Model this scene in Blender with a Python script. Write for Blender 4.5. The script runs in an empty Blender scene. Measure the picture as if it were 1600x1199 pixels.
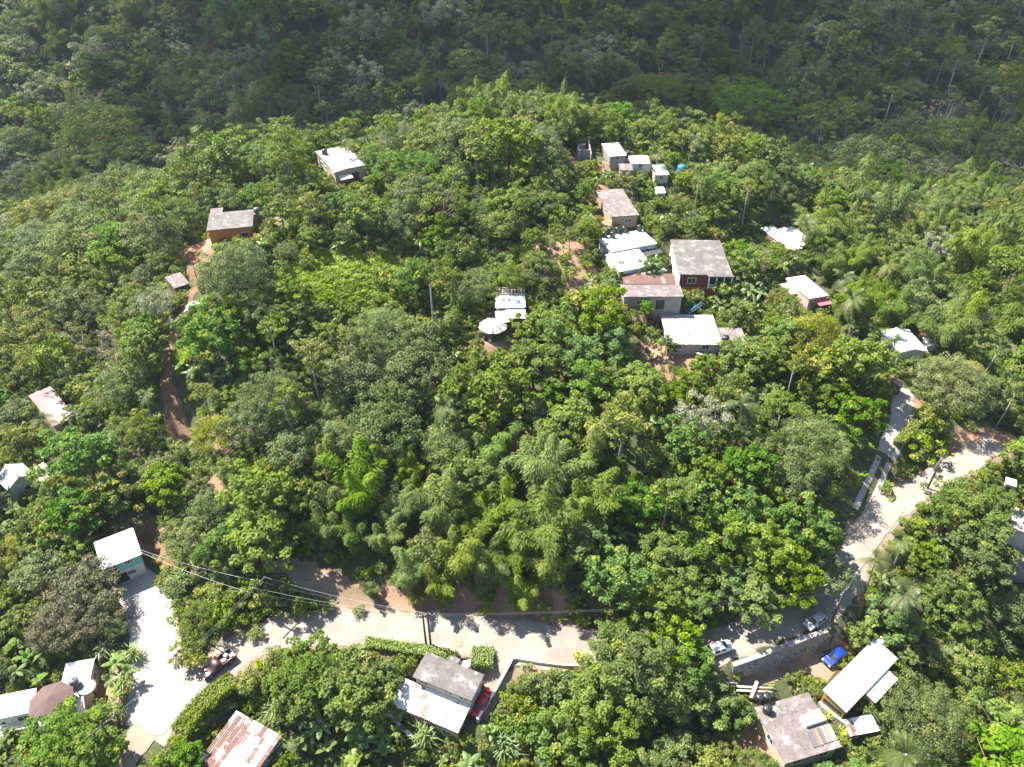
HAZE, SKY, SUN, EXPO, CLOUD_T = 0.00009, 0.08, 5.0, 1.7, .71
CLOUD_SPOTS = [(x + (7 * ((i * 37 + j * 13) % 5) - 14), y, 44) for j, y in enumerate(range(264, 640, 42)) for i, x in enumerate(range(-142, 330, 45))]
import bpy, math, random
import numpy as np
from mathutils import Vector, Matrix

random.seed(7); rng = np.random.default_rng(11)
SC = bpy.context.scene
COL = SC.collection
R_ = math.radians

# ------------------------------------------------------------------ camera model (pixels of the 1600x1199 photograph)
F, U0, V0, CAM_H, PITCH = 1200.0, 800.0, 599.5, 100.0, R_(38)
CP, SP = math.cos(PITCH), math.sin(PITCH)
TOSUN = np.array([-0.50, 0.30, 0.81]); TOSUN /= np.linalg.norm(TOSUN)

def ray(u, v):
    x, y = (u - U0) / F, (v - V0) / F
    return np.array([x, CP - y * SP, -SP - y * CP])
def at_z(u, v, z):
    d = ray(u, v); t = (z - CAM_H) / d[2]
    return np.array([d[0] * t, d[1] * t, z])
def proj(p):
    x, y, z = p[0], p[1], p[2] - CAM_H
    dep = y * CP - z * SP
    up = y * SP + z * CP
    return U0 + F * x / dep, V0 - F * up / dep, dep

# ------------------------------------------------------------------ ground heights
GX0, GX1, GY0, GY1, GS = -330.0, 330.0, 20.0, 560.0, 1.5
gx = np.arange(GX0, GX1 + .1, GS); gy = np.arange(GY0, GY1 + .1, GS)
ctrl = []
for u, v, z in [
    (0,1199,-4),(100,1110,-3),(200,1150,-.6),(240,1100,0),(240,1000,.6),(205,905,1.6),(60,950,.6),(20,850,1),(340,1040,0),(440,985,0),
    (700,993,0),(900,1015,0),(1120,1012,0),(1270,968,.5),(1330,890,2),(1380,795,4),(1480,735,6),(1550,690,8),
    (500,1130,-4.5),(400,1150,-4),(680,1080,-3.2),(660,1180,-7),(850,1150,-6),(1000,1150,-8),(1210,1065,-3.2),(1290,1050,-3.3),(1250,1150,-6),(1330,1120,-5),
    (1400,1100,-8),(1500,1100,-11),(1590,1150,-14),(1450,900,-2),(1590,900,-3),(1560,790,2),(1400,960,-4),(1330,970,-3),(1500,1000,-7),
    (300,950,1.2),(330,900,2),(450,930,1.5),(560,950,.6),
    (270,650,12),(300,430,25),(268,540,19),(290,690,9),(300,800,5),(250,830,3),
    (0,500,0),(0,400,-6),(0,300,-13),(100,350,2),(200,300,9),(60,635,4),(20,750,2),(120,700,4),(150,500,9),(200,600,10),(200,780,4),(250,400,20),
    (360,390,27.5),(530,280,30),(450,300,28),(420,240,22),
    (1100,450,19),(1200,420,15),(1250,470,13),(1430,540,11.5),(1300,600,12),(1410,620,11),(1400,700,8.5),(1350,780,5),(1000,300,25),(960,260,28),(1050,270,26),
    (1200,300,12),(1300,350,5),(1400,300,-4),(1500,400,-2),(1590,300,-10),(1590,500,0),(1550,600,4),(1500,250,-14),
    (1200,650,10),(1200,800,6.5),(1100,700,13),(1200,880,3.5),(1080,540,19),(1150,590,14),(850,400,26),(700,380,26),(560,430,25.5),(480,560,17.5),
    (480,700,12),(420,800,7),(1000,650,15.5),(785,520,20.5)]:
    ctrl.append(tuple(at_z(u, v, z)))
for X in (-28, 0, 28):
    for Y, z in ((86,5),(100,9.5),(115,14.5),(130,19.5)):
        ctrl.append((X, Y, z - abs(X) * .02))
for Y, zs in ((150,(23,24.5,21)),(175,(27,28.5,24.5)),(198,(16,29,21)),(212,(3,29,14)),(226,(-6,15,3)),(246,(-10,-5,-8)),(268,(-15,-14,-15)),(295,(-15,-15,-15)),(330,(-5,-5,-8)),(400,(24,22,20)),(480,(58,56,54)),(556,(96,94,92))):
    for X, z in zip((-60, 0, 60), zs): ctrl.append((X, Y, z))
for X, Y, z in ((-110,200,-1),(-110,225,-9),(110,200,5),(110,225,-5)): ctrl.append((X, Y, z))
for X in (-330, -240, -150, 150, 240, 330):
    for Y, z in ((292,-16),(330,-6),(400,18),(480,50),(560,88)):
        ctrl.append((X, Y, z + (8 if X < -200 and Y > 300 else 0)))
for X in (-330, -200): 
    for Y, z in ((20,-10),(80,-6),(140,-6),(200,-10),(250,-14)): ctrl.append((X, Y, z))
for X in (200, 330):
    for Y, z in ((20,-25),(80,-16),(140,-8),(200,-8),(250,-13)): ctrl.append((X, Y, z))
for X in (-90, -40, 0, 40, 90): ctrl.append((X, 20, -11 - .04 * abs(X)))

# ------------------------------------------------------------------ buildings: roof outline (photo pixels), roof height, ground height
# order of corners: far-left, far-right, near-right, near-left as seen from the camera
class Frame: pass
def fit(quad, zr):
    P = [at_z(u, v, zr)[:2] for u, v in quad]
    c = sum(P) / 4
    e0 = (P[1] - P[0] + P[2] - P[3]) / 2; e1 = (P[0] - P[3] + P[1] - P[2]) / 2
    a0 = math.atan2(e0[1], e0[0]); a1 = math.atan2(e1[1], e1[0]) - math.pi / 2
    d = (a1 - a0 + math.pi) % (2 * math.pi) - math.pi
    a = a0 + d / 2
    f = Frame(); f.c = c; f.a = a
    f.L = float(np.linalg.norm(e0)) * math.cos(d / 2); f.W = float(np.linalg.norm(e1)) * math.cos(d / 2)
    f.zr = zr
    return f
HOUSES = {}
def reg(key, quad, zp, h):
    f = fit(quad, zp + h); f.zp = zp; f.h = h; f.quad = quad
    HOUSES[key] = f
reg('slab_road', [(666,1020),(757,1052),(736,1100),(646,1054)], -3.2, 4.2)
reg('long_white', [(1287,1078),(1365,997),(1406,1025),(1323,1112)], -3.6, 3.4)
reg('shed_rust', [(1320,1128),(1362,1112),(1372,1137),(1330,1153)], -5.0, 2.4)
reg('slab_blocks', [(1177,1102),(1262,1086),(1319,1166),(1228,1194)], -5.6, 3.4)
reg('terrace', [(101,1035),(144,1031),(143,1066),(98,1068)], -2.8, 3.4)
reg('white_lower', [(-8,1086),(55,1078),(49,1112),(-14,1120)], -3.2, 3.6)
reg('patchwork', [(370,1111),(441,1150),(378,1232),(303,1190)], -4.6, 3.2)
reg('teal', [(145,847),(207,826),(220,861),(158,886)], 1.6, 5.2)
reg('gable', [(-1,747),(38,719),(49,744),(10,772)], 1.8, 3.4)
reg('red_stripe', [(54,616),(87,598),(105,650),(72,668)], 4.2, 3.0)
reg('orange', [(325,333),(397,328),(394.5,354),(325,360)], 27.8, 3.2)
reg('ridge_white', [(494,235),(544,228),(564,256.5),(521,271)], 30, 3.4)
reg('ruin', [(902,216),(921.5,215.5),(923,241),(903,241)], 28.6, 2.6)
reg('zinc_a', [(943,226),(966,221.5),(979,240),(950,241)], 28.5, 2.6)
reg('zinc_b', [(984.5,245),(1013,242),(1014,252),(985,254.5)], 27.4, 2.5)
reg('grey_box', [(968,256),(989,255.5),(988,266),(967,266)], 26.6, 2.8)
reg('zinc_c', [(1019,258),(1041,257),(1043,269),(1020,273)], 25.8, 2.6)
reg('zinc_tiny', [(1024,293),(1038.5,291.5),(1038,300),(1025,301)], 24.0, 2.4)
reg('tan_slab', [(928,296.5),(974,296),(998,335),(958,340)], 24.6, 3.0)
reg('tanks', [(936,372),(1003,358),(1026,380),(955,394)], 22.4, 3.3)
reg('cottage', [(1051,378),(1125,372),(1145,433),(1058,426)], 19.2, 4.4)
reg('rust_low', [(973,447),(1062,442.5),(1067,460.5),(971,467)], 20.3, 3.0)
reg('slab_white', [(1036,494),(1118,489),(1124,537),(1040,540)], 16.8, 2.5)
reg('hut', [(752,494),(786,490),(788,514),(754,518)], 20.2, 2.9)
reg('trellis', [(774,461),(821,463),(820,476),(774,479)], 21.6, 2.7)
reg('long_zinc', [(1197,355.5),(1214,350.5),(1245,385),(1228,393)], 14.6, 2.8)
reg('pink', [(1225,435),(1258,430),(1295,462),(1267,466)], 12.8, 3.2)
reg('white_ridge', [(1385,516),(1418,517),(1450,545),(1399,556)], 11.6, 3.0)
reg('gate_shed', [(1385,590),(1392.5,586),(1413,597.5),(1406,602)], 11.4, 2.6)
reg('edge_white', [(1582,792),(1622,800),(1618,836),(1580,826)], 0.6, 3.2)
reg('edge_small', [(1573,746),(1590,750),(1588,760),(1571,756)], 3.6, 2.6)
reg('edge_grey', [(1582,872),(1625,866),(1630,892),(1576,897)], -2.6, 3.0)
reg('dark_roof', [(1052,1140),(1078,1136),(1088,1160),(1056,1170)], -8.2, 3.0)
reg('valley_grey', [(36,267),(58,266),(60,274),(37,275)], -13.5, 4.0)
reg('path_shack', [(262,432),(284,424),(291,440),(268,452)], 21.0, 2.6)
for f in HOUSES.values(): ctrl.append((f.c[0], f.c[1], f.zp))

# radial fit through the control points
C = np.array(ctrl)
def ker(a, b): return np.sqrt(((a[:, None, :] - b[None, :, :]) ** 2).sum(-1) + 9.0)
n = len(C); A = np.zeros((n + 3, n + 3))
A[:n, :n] = ker(C[:, :2], C[:, :2]) - np.eye(n) * 1.5
A[:n, n] = 1; A[:n, n + 1:n + 3] = C[:, :2]; A[n:, :n] = A[:n, n:].T
w = np.linalg.solve(A, np.concatenate([C[:, 2], [0, 0, 0]]))
XX, YY = np.meshgrid(gx, gy)
G = np.zeros(XX.shape)
for j in range(XX.shape[0]):
    q = np.stack([XX[j], YY[j]], 1)
    G[j] = ker(q, C[:, :2]) @ w[:n] + w[n] + q @ w[n + 1:n + 3]
def blur(Z, k):
    for _ in range(k):
        Z = np.pad(Z, 1, mode='edge')
        Z = (Z[1:-1, :-2] + 2 * Z[1:-1, 1:-1] + Z[1:-1, 2:]) / 4
        Z = np.pad(Z, 1, mode='edge')
        Z = (Z[:-2, 1:-1] + 2 * Z[1:-1, 1:-1] + Z[2:, 1:-1]) / 4
    return Z
G = blur(G, 3)
G += 0.35 * np.sin(XX * .21 + 1.3 * np.sin(YY * .13)) * np.sin(YY * .17 + 2) + (YY > 260) * 2.0 * np.sin(XX * .045 + YY * .02) * np.clip((YY - 260) / 60, 0, 1)

def hgt(x, y):
    fx = np.clip((np.asarray(x) - GX0) / GS, 0, len(gx) - 1.001); fy = np.clip((np.asarray(y) - GY0) / GS, 0, len(gy) - 1.001)
    i = fx.astype(int); j = fy.astype(int); a = fx - i; b = fy - j
    return (G[j, i] * (1 - a) + G[j, i + 1] * a) * (1 - b) + (G[j + 1, i] * (1 - a) + G[j + 1, i + 1] * a) * b
def at(u, v, dz=0.0):
    d = ray(u, v)
    ts = np.arange(60, 700, .4)
    z = CAM_H + d[2] * ts - dz
    h = hgt(d[0] * ts, d[1] * ts)
    k = np.argmax(z < h) if (z < h).any() else len(ts) - 1
    t = ts[k]
    if k > 0:
        g1 = z[k] - h[k]; g0 = z[k - 1] - h[k - 1]
        t = ts[k - 1] + .4 * g0 / (g0 - g1 + 1e-9)
    x, y = d[0] * t, d[1] * t
    return np.array([x, y, float(hgt(x, y))])

# ------------------------------------------------------------------ roads (centre lines in photo pixels, widths in metres)
ROADS = {
 'road': ([(225,1150),(255,1108),(292,1076),(340,1042),(390,1008),(440,986),(500,979),(600,985),(700,994),(800,1004),(880,1012),(960,1018),(1040,1021),(1120,1013),(1200,990),(1272,966),(1308,930),(1328,890),(1345,848),(1380,800),(1430,766),(1480,738),(1530,708),(1556,690)],
          [7.5,7,6.6,6.2,6,6,6.2,7,7.6,7.8,7.2,6.6,6.4,6.4,6.4,6.2,5.6,5.2,5.2,5.6,5,4.6,4.4,4.2]),
 'concrete_drive': ([(203,902),(226,935),(243,985),(246,1035),(246,1085),(240,1128)],[5.4,6.6,7.2,7,7.6,7.4]),
 'lane': ([(232,1135),(212,1165),(198,1199),(186,1240)],[5,4.2,4,4]),
 'driveway': ([(1348,792),(1372,740),(1392,695),(1410,655),(1412,632),(1403,608)],[3.6,3.4,3.4,3.8,4.4,3.6]),
 'path': ([(352,368),(320,378),(302,398),(308,436),(297,470),(280,505),(268,535),(263,570),(262,610),(272,650),(285,690)],[3.4,3.6,3.2,2.4,1.6,1.8,2.2,2.4,2.4,3.6,2.6]),
 'dirt_track': ([(430,880),(470,895),(520,914),(565,936),(610,962)],[3,4,4.4,4,3]),
 'car_drive': ([(790,1028),(776,1058),(756,1092),(742,1124)],[4.4,4.4,4.2,4]),
 'yard_path': ([(222,832),(240,846),(255,866),(268,884),(272,912)],[1.6,1.8,1.3,1.1,1.1]),
}
def smooth_line(pts, wid, step=.8):
    P = np.array(pts, float); W = np.array(wid, float)
    s = np.concatenate([[0], np.cumsum(np.linalg.norm(np.diff(P[:, :2], axis=0), axis=1))])
    m = max(4, int(s[-1] / step)); t = np.linspace(0, s[-1], m)
    Q = np.stack([np.interp(t, s, P[:, k]) for k in range(P.shape[1])], 1); w = np.interp(t, s, W)
    for _ in range(int(6 / step)):
        Q[1:-1] = (Q[:-2] + 2 * Q[1:-1] + Q[2:]) / 4; w[1:-1] = (w[:-2] + 2 * w[1:-1] + w[2:]) / 4
    return Q, w
LINES = {}
for k, (px, wd) in ROADS.items():
    LINES[k] = smooth_line([at(u, v) for u, v in px], wd)
def seg_dist(px, py, Q):
    d2 = (px[:, None] - Q[None, :, 0]) ** 2 + (py[:, None] - Q[None, :, 1]) ** 2
    k = d2.argmin(1); return np.sqrt(d2[np.arange(len(px)), k]), k
for k in ('dirt_track', 'path', 'yard_path', 'car_drive', 'lane', 'driveway', 'concrete_drive', 'road'):
    Q, w = LINES[k]
    lo = Q[:, :2].min(0) - 16; hi = Q[:, :2].max(0) + 16
    ii = np.where((XX > lo[0]) & (XX < hi[0]) & (YY > lo[1]) & (YY < hi[1]))
    d, kk = seg_dist(XX[ii], YY[ii], Q)
    a = w[kk] / 2 + 1.0
    f = np.clip((d - a) / 3.5, 0, 1); f = f * f * (3 - 2 * f)
    G[ii] = Q[kk, 2] * (1 - f) + G[ii] * f

# retaining wall beside the road and the yard under it
WALL_PX = [(1146,1036),(1190,1021),(1240,1002),(1294,982)]
WALL = np.array([at_z(u, v, .9)[:2] for u, v in WALL_PX])
YARD = np.array([at_z(u, v, -3.2)[:2] for u, v in [(1150,1058),(1296,1010),(1330,960),(1352,985),(1290,1070),(1270,1062),(1200,1078),(1150,1078)]])
def in_poly(px, py, poly):
    c = np.zeros(np.shape(px), bool); m = len(poly)
    for i in range(m):
        x1, y1 = poly[i]; x2, y2 = poly[(i + 1) % m]
        c ^= ((y1 > py) != (y2 > py)) & (px < (x2 - x1) * (py - y1) / (y2 - y1 + 1e-12) + x1)
    return c
def pad(poly_or_frame, z, margin, soft):
    if isinstance(poly_or_frame, Frame):
        f = poly_or_frame; ca, sa = math.cos(f.a), math.sin(f.a)
        lx = (XX - f.c[0]) * ca + (YY - f.c[1]) * sa; ly = -(XX - f.c[0]) * sa + (YY - f.c[1]) * ca
        d = np.maximum(np.abs(lx) - f.L / 2, np.abs(ly) - f.W / 2) - margin
    else:
        Q, _ = smooth_line(np.vstack([poly_or_frame, poly_or_frame[:1]]), [1] * (len(poly_or_frame) + 1), .8)
        d = np.full(XX.shape, 99.0); lo = Q.min(0) - 15; hi = Q.max(0) + 15
        ii = np.where((XX > lo[0]) & (XX < hi[0]) & (YY > lo[1]) & (YY < hi[1]))
        dd, _k = seg_dist(XX[ii], YY[ii], Q)
        ins = in_poly(XX[ii], YY[ii], poly_or_frame)
        d[ii] = np.where(ins, -dd, dd) - margin
    t = np.clip(d / soft, 0, 1); t = t * t * (3 - 2 * t)
    G[:] = z * (1 - t) + G * t
G0 = G.copy()
for k in ('tanks','rust_low','cottage','slab_white','orange','ridge_white','tan_slab','ruin','zinc_a','zinc_b','grey_box','zinc_c','zinc_tiny','hut','trellis','long_zinc','pink','white_ridge','gate_shed','edge_white','edge_small','edge_grey','dark_roof','valley_grey','path_shack','gable','red_stripe','teal','white_lower','terrace','patchwork','shed_rust','slab_blocks','long_white','slab_road'):
    pad(HOUSES[k], HOUSES[k].zp, .6, 2.6)
pad(YARD, -3.3, 0, 2.2)
# keep the carriageways on top of the pads
for k in ('road', 'concrete_drive'):
    Q, w = LINES[k]
    lo = Q[:, :2].min(0) - 8; hi = Q[:, :2].max(0) + 8
    ii = np.where((XX > lo[0]) & (XX < hi[0]) & (YY > lo[1]) & (YY < hi[1]))
    d, kk = seg_dist(XX[ii], YY[ii], Q)
    f = np.clip((d - w[kk] / 2 - .3) / 1.6, 0, 1)
    G[ii] = Q[kk, 2] * (1 - f) + G[ii] * f
Q, w = LINES['car_drive']
zt = float(hgt(*LINES['road'][0][np.argmin(np.linalg.norm(LINES['road'][0][:, :2] - Q[0, :2], axis=1)), :2]))
Q[:, 2] = np.interp(np.linspace(0, 1, len(Q)), [0, .12, .6, 1], [zt, zt, -3.2, -3.3])
lo = Q[:, :2].min(0) - 8; hi = Q[:, :2].max(0) + 8
ii = np.where((XX > lo[0]) & (XX < hi[0]) & (YY > lo[1]) & (YY < hi[1]))
d, kk = seg_dist(XX[ii], YY[ii], Q)
f = np.clip((d - 2.4) / 2.0, 0, 1); G[ii] = Q[kk, 2] * (1 - f) + G[ii] * f

# cut the ground down in front of the stone wall
Qw, _ = smooth_line(WALL, [1] * len(WALL), .4)
lo = Qw.min(0) - 10; hi = Qw.max(0) + 10
ii = np.where((XX > lo[0]) & (XX < hi[0]) & (YY > lo[1]) & (YY < hi[1]))
d, kk = seg_dist(XX[ii], YY[ii], Qw)
tv = np.gradient(Qw, axis=0); tv /= np.linalg.norm(tv, axis=1, keepdims=True)
sd = (XX[ii] - Qw[kk, 0]) * tv[kk, 1] - (YY[ii] - Qw[kk, 1]) * tv[kk, 0]
front = (sd > .15) & (d < 7.5) & (kk > 1) & (kk < len(Qw) - 2)
gi = G[ii]; gi[front] = np.minimum(gi[front], -3.3); G[ii] = gi

# ------------------------------------------------------------------ object helpers
def tag(o, label=None, cat=None, group=None, kind=None):
    if label: o['label'] = label
    if cat: o['category'] = cat
    if group: o['group'] = group
    if kind: o['kind'] = kind
    return o
def thing(name, label, cat, loc, rz=0.0, group=None):
    o = bpy.data.objects.new(name, None); COL.objects.link(o)
    o.location = loc; o.rotation_euler = (0, 0, rz); o.empty_display_size = .3
    return tag(o, label, cat, group)
class MB:
    def __init__(s): s.v = []; s.f = []; s.m = []; s.sm = []
    def add(s, vs, fs, m=0, smooth=False):
        b = len(s.v); s.v += [tuple(map(float, p)) for p in vs]
        for f in fs: s.f.append(tuple(b + i for i in f)); s.m.append(m); s.sm.append(smooth)
        return s
    def box(s, x0, x1, y0, y1, z0, z1, m=0, bev=0.0):
        if bev:
            b = bev; vs = []
            for z, k in ((z0, 0), (z1 - b, 0), (z1, b)):
                vs += [(x0+k,y0+k,z),(x1-k,y0+k,z),(x1-k,y1-k,z),(x0+k,y1-k,z)]
            fs = [(3,2,1,0),(8,9,10,11)]
            for r in (0, 4):
                for i in range(4): j = (i + 1) % 4; fs.append((r+i, r+j, r+4+j, r+4+i))
            return s.add(vs, fs, m)
        vs = [(x0,y0,z0),(x1,y0,z0),(x1,y1,z0),(x0,y1,z0),(x0,y0,z1),(x1,y0,z1),(x1,y1,z1),(x0,y1,z1)]
        return s.add(vs, [(3,2,1,0),(4,5,6,7),(0,1,5,4),(1,2,6,5),(2,3,7,6),(3,0,4,7)], m)
    def prism(s, poly, z0, z1, m=0):
        k = len(poly); vs = [(x, y, z0) for x, y in poly] + [(x, y, z1) for x, y in poly]
        fs = [tuple(range(k - 1, -1, -1)), tuple(range(k, 2 * k))] + [(i, (i+1) % k, k + (i+1) % k, k + i) for i in range(k)]
        return s.add(vs, fs, m)
    def tube(s, pts, rad, n=7, m=0, cap=True):
        pts = [Vector(p) for p in pts]
        if not hasattr(rad, '__len__'): rad = [rad] * len(pts)
        vs, fs = [], []
        for i, p in enumerate(pts):
            t = (pts[min(i + 1, len(pts) - 1)] - pts[max(i - 1, 0)]).normalized()
            a = t.orthogonal().normalized(); b = t.cross(a)
            if i:
                a = (pa - t * pa.dot(t)).normalized(); b = t.cross(a)
            pa = a
            for k in range(n):
                q = p + (a * math.cos(2*math.pi*k/n) + b * math.sin(2*math.pi*k/n)) * rad[i]
                vs.append(q)
        for i in range(len(pts) - 1):
            for k in range(n): fs.append((i*n+k, i*n+(k+1) % n, (i+1)*n+(k+1) % n, (i+1)*n+k))
        if cap: fs += [tuple(range(n-1, -1, -1)), tuple(range((len(pts)-1)*n, len(pts)*n))]
        return s.add(vs, fs, m, True)
    def lathe(s, prof, n=20, c=(0,0), m=0, smooth=True, squash=1.0):
        vs = []; fs = []
        for r, z in prof:
            for k in range(n): vs.append((c[0] + r*math.cos(2*math.pi*k/n), c[1] + squash*r*math.sin(2*math.pi*k/n), z))
        for i in range(len(prof) - 1):
            for k in range(n): fs.append((i*n+k, i*n+(k+1) % n, (i+1)*n+(k+1) % n, (i+1)*n+k))
        fs += [tuple(range(n-1, -1, -1)), tuple(range((len(prof)-1)*n, len(prof)*n))]
        return s.add(vs, fs, m, smooth)
    def mesh(s, name, mats):
        me = bpy.data.meshes.new(name); me.from_pydata(s.v, [], s.f)
        for m in (mats if isinstance(mats, (list, tuple)) else [mats]): me.materials.append(m)
        me.polygons.foreach_set('material_index', s.m); me.polygons.foreach_set('use_smooth', s.sm)
        me.update(); return me
    def build(s, name, mats, parent=None):
        o = bpy.data.objects.new(name, s.mesh(name, mats)); COL.objects.link(o)
        if parent: o.parent = parent
        return o
def fast_mesh(name, V, Fc, mat, tint=None, smooth=False):
    me = bpy.data.meshes.new(name)
    V = np.asarray(V, np.float32); Fc = np.asarray(Fc, np.int32); k = Fc.shape[1]
    me.vertices.add(len(V)); me.vertices.foreach_set('co', V.ravel())
    me.loops.add(Fc.size); me.loops.foreach_set('vertex_index', Fc.ravel())
    me.polygons.add(len(Fc)); me.polygons.foreach_set('loop_start', np.arange(0, Fc.size, k, dtype=np.int32))
    me.polygons.foreach_set('use_smooth', np.full(len(Fc), smooth))
    if tint is not None:
        at_ = me.attributes.new('tint', 'FLOAT', 'FACE'); at_.data.foreach_set('value', np.asarray(tint, np.float32))
    me.materials.append(mat); me.update(calc_edges=True); me.validate()
    return me
def link(name, me, parent=None):
    o = bpy.data.objects.new(name, me); COL.objects.link(o)
    if parent: o.parent = parent
    return o

# ------------------------------------------------------------------ materials
def nt(name):
    m = bpy.data.materials.new(name); m.use_nodes = True
    t = m.node_tree; b = t.nodes['Principled BSDF']
    return m, t, b
def N(t, kind, **kw):
    n = t.nodes.new('ShaderNode' + kind)
    for k, v in kw.items():
        if k.startswith('i_'): n.inputs[k[2:].replace('_', ' ')].default_value = v
        else: setattr(n, k, v)
    return n
def rgba(c): return (c[0], c[1], c[2], 1)
def mixc(t, fac, a, b, mode='MIX'):
    n = t.nodes.new('ShaderNodeMix'); n.data_type = 'RGBA'; n.blend_type = mode
    for sock, v in ((n.inputs[0], fac), (n.inputs[6], a), (n.inputs[7], b)):
        if hasattr(v, 'is_output') or isinstance(v, bpy.types.NodeSocket): t.links.new(v, sock)
        else: sock.default_value = v if isinstance(v, (int, float)) else rgba(v)
    return n.outputs[2]
def math_(t, op, a, b=None):
    n = t.nodes.new('ShaderNodeMath'); n.operation = op
    for sock, v in ((n.inputs[0], a), (n.inputs[1], b)):
        if v is None: continue
        if isinstance(v, bpy.types.NodeSocket): t.links.new(v, sock)
        else: sock.default_value = v
    return n.outputs[0]
def noise(t, vec, scale, detail=4, rough=.6):
    n = N(t, 'TexNoise'); n.inputs['Scale'].default_value = scale; n.inputs['Detail'].default_value = detail; n.inputs['Roughness'].default_value = rough
    t.links.new(vec, n.inputs['Vector']); return n.outputs['Fac']
def ramp(t, fac, stops):
    n = N(t, 'ValToRGB'); e = n.color_ramp.elements
    while len(e) < len(stops): e.new(.5)
    for k, (p, c) in enumerate(stops): e[k].position = p; e[k].color = rgba(c) if hasattr(c, '__len__') else (c, c, c, 1)
    t.links.new(fac, n.inputs[0]); return n.outputs[0]
def objco(t): return N(t, 'TexCoord').outputs['Object']
def bump(t, b, h, strength=.3, dist=.05):
    n = N(t, 'Bump'); n.inputs['Strength'].default_value = strength; n.inputs['Distance'].default_value = dist
    t.links.new(h, n.inputs['Height']); t.links.new(n.outputs[0], b.inputs['Normal'])

def plain(name, c, rough=.7, metal=0.0, var=.15, scale=3.0):
    m, t, b = nt(name); o = objco(t)
    f = noise(t, o, scale)
    t.links.new(mixc(t, f, tuple(x * (1 - var) for x in c), tuple(min(1, x * (1 + var)) for x in c)), b.inputs['Base Color'])
    b.inputs['Roughness'].default_value = rough; b.inputs['Metallic'].default_value = metal
    return m
def stained(name, c, dark, light=None, amount=.5, scale=.5, rough=.85):
    """weathered concrete: broad stains, streaks and specks"""
    m, t, b = nt(name); o = objco(t)
    f1 = noise(t, o, scale, 6, .65); f2 = noise(t, o, scale * 5, 5, .7)
    c1 = mixc(t, ramp(t, f1, [(.5 - .22 * amount - .1, 0.0), (.62, 1.0)]), dark, c)
    c2 = mixc(t, ramp(t, f2, [(.30, 1.0), (.5, 0.0)]), c1, tuple(x * .7 for x in dark))
    if light: c2 = mixc(t, ramp(t, noise(t, o, scale * 2.1, 5, .7), [(.55, 0.0), (.66, 1.0)]), c2, light)
    t.links.new(c2, b.inputs['Base Color']); b.inputs['Roughness'].default_value = rough
    bump(t, b, f2, .4, .03)
    return m
def zinc(name, base, rust, amount, sheet=(0.9, 2.6), rough=.42):
    """painted corrugated sheets, some rusted through"""
    m, t, b = nt(name); o = objco(t)
    br = N(t, 'TexBrick'); br.offset = .5
    br.inputs['Color1'].default_value = (0, 0, 0, 1); br.inputs['Color2'].default_value = (1, 1, 1, 1); br.inputs['Mortar'].default_value = (.35, .35, .35, 1)
    br.inputs['Scale'].default_value = 1.0; br.inputs['Mortar Size'].default_value = .018; br.inputs['Brick Width'].default_value = sheet[1]; br.inputs['Row Height'].default_value = sheet[0]
    mp = N(t, 'Mapping'); mp.inputs['Rotation'].default_value = (0, 0, R_(90)); t.links.new(o, mp.inputs['Vector']); t.links.new(mp.outputs[0], br.inputs['Vector'])
    n1 = noise(t, o, .55, 5, .6); n2 = noise(t, o, 5, 4, .7)
    ms = N(t, 'Mapping'); ms.inputs['Scale'].default_value = (5.0, .45, 1); t.links.new(o, ms.inputs['Vector']); n3 = noise(t, ms.outputs[0], 1.0, 4, .6)
    k = math_(t, 'ADD', math_(t, 'MULTIPLY', br.outputs['Color'], .36), math_(t, 'MULTIPLY', n1, .62)); k = math_(t, 'ADD', k, math_(t, 'MULTIPLY', n3, .34))
    k = math_(t, 'ADD', k, math_(t, 'MULTIPLY', math_(t, 'SUBTRACT', n2, .5), .3))
    fac = ramp(t, k, [(.98 - amount, 0.0), (1.10 - amount, 1.0)])
    rc = mixc(t, n2, tuple(x * .6 for x in rust), tuple(min(1, x * 1.5) for x in rust))
    bs = mixc(t, br.outputs['Color'], tuple(x * .92 for x in base), base)
    specks = ramp(t, noise(t, o, 2.6, 6, .8), [(.26, 1.0), (.33, 0.0)])
    bs = mixc(t, specks, bs, (.2, .18, .17))
    t.links.new(mixc(t, fac, bs, rc), b.inputs['Base Color'])
    b.inputs['Roughness'].default_value = rough; b.inputs['Metallic'].default_value = .05
    return m
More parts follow.
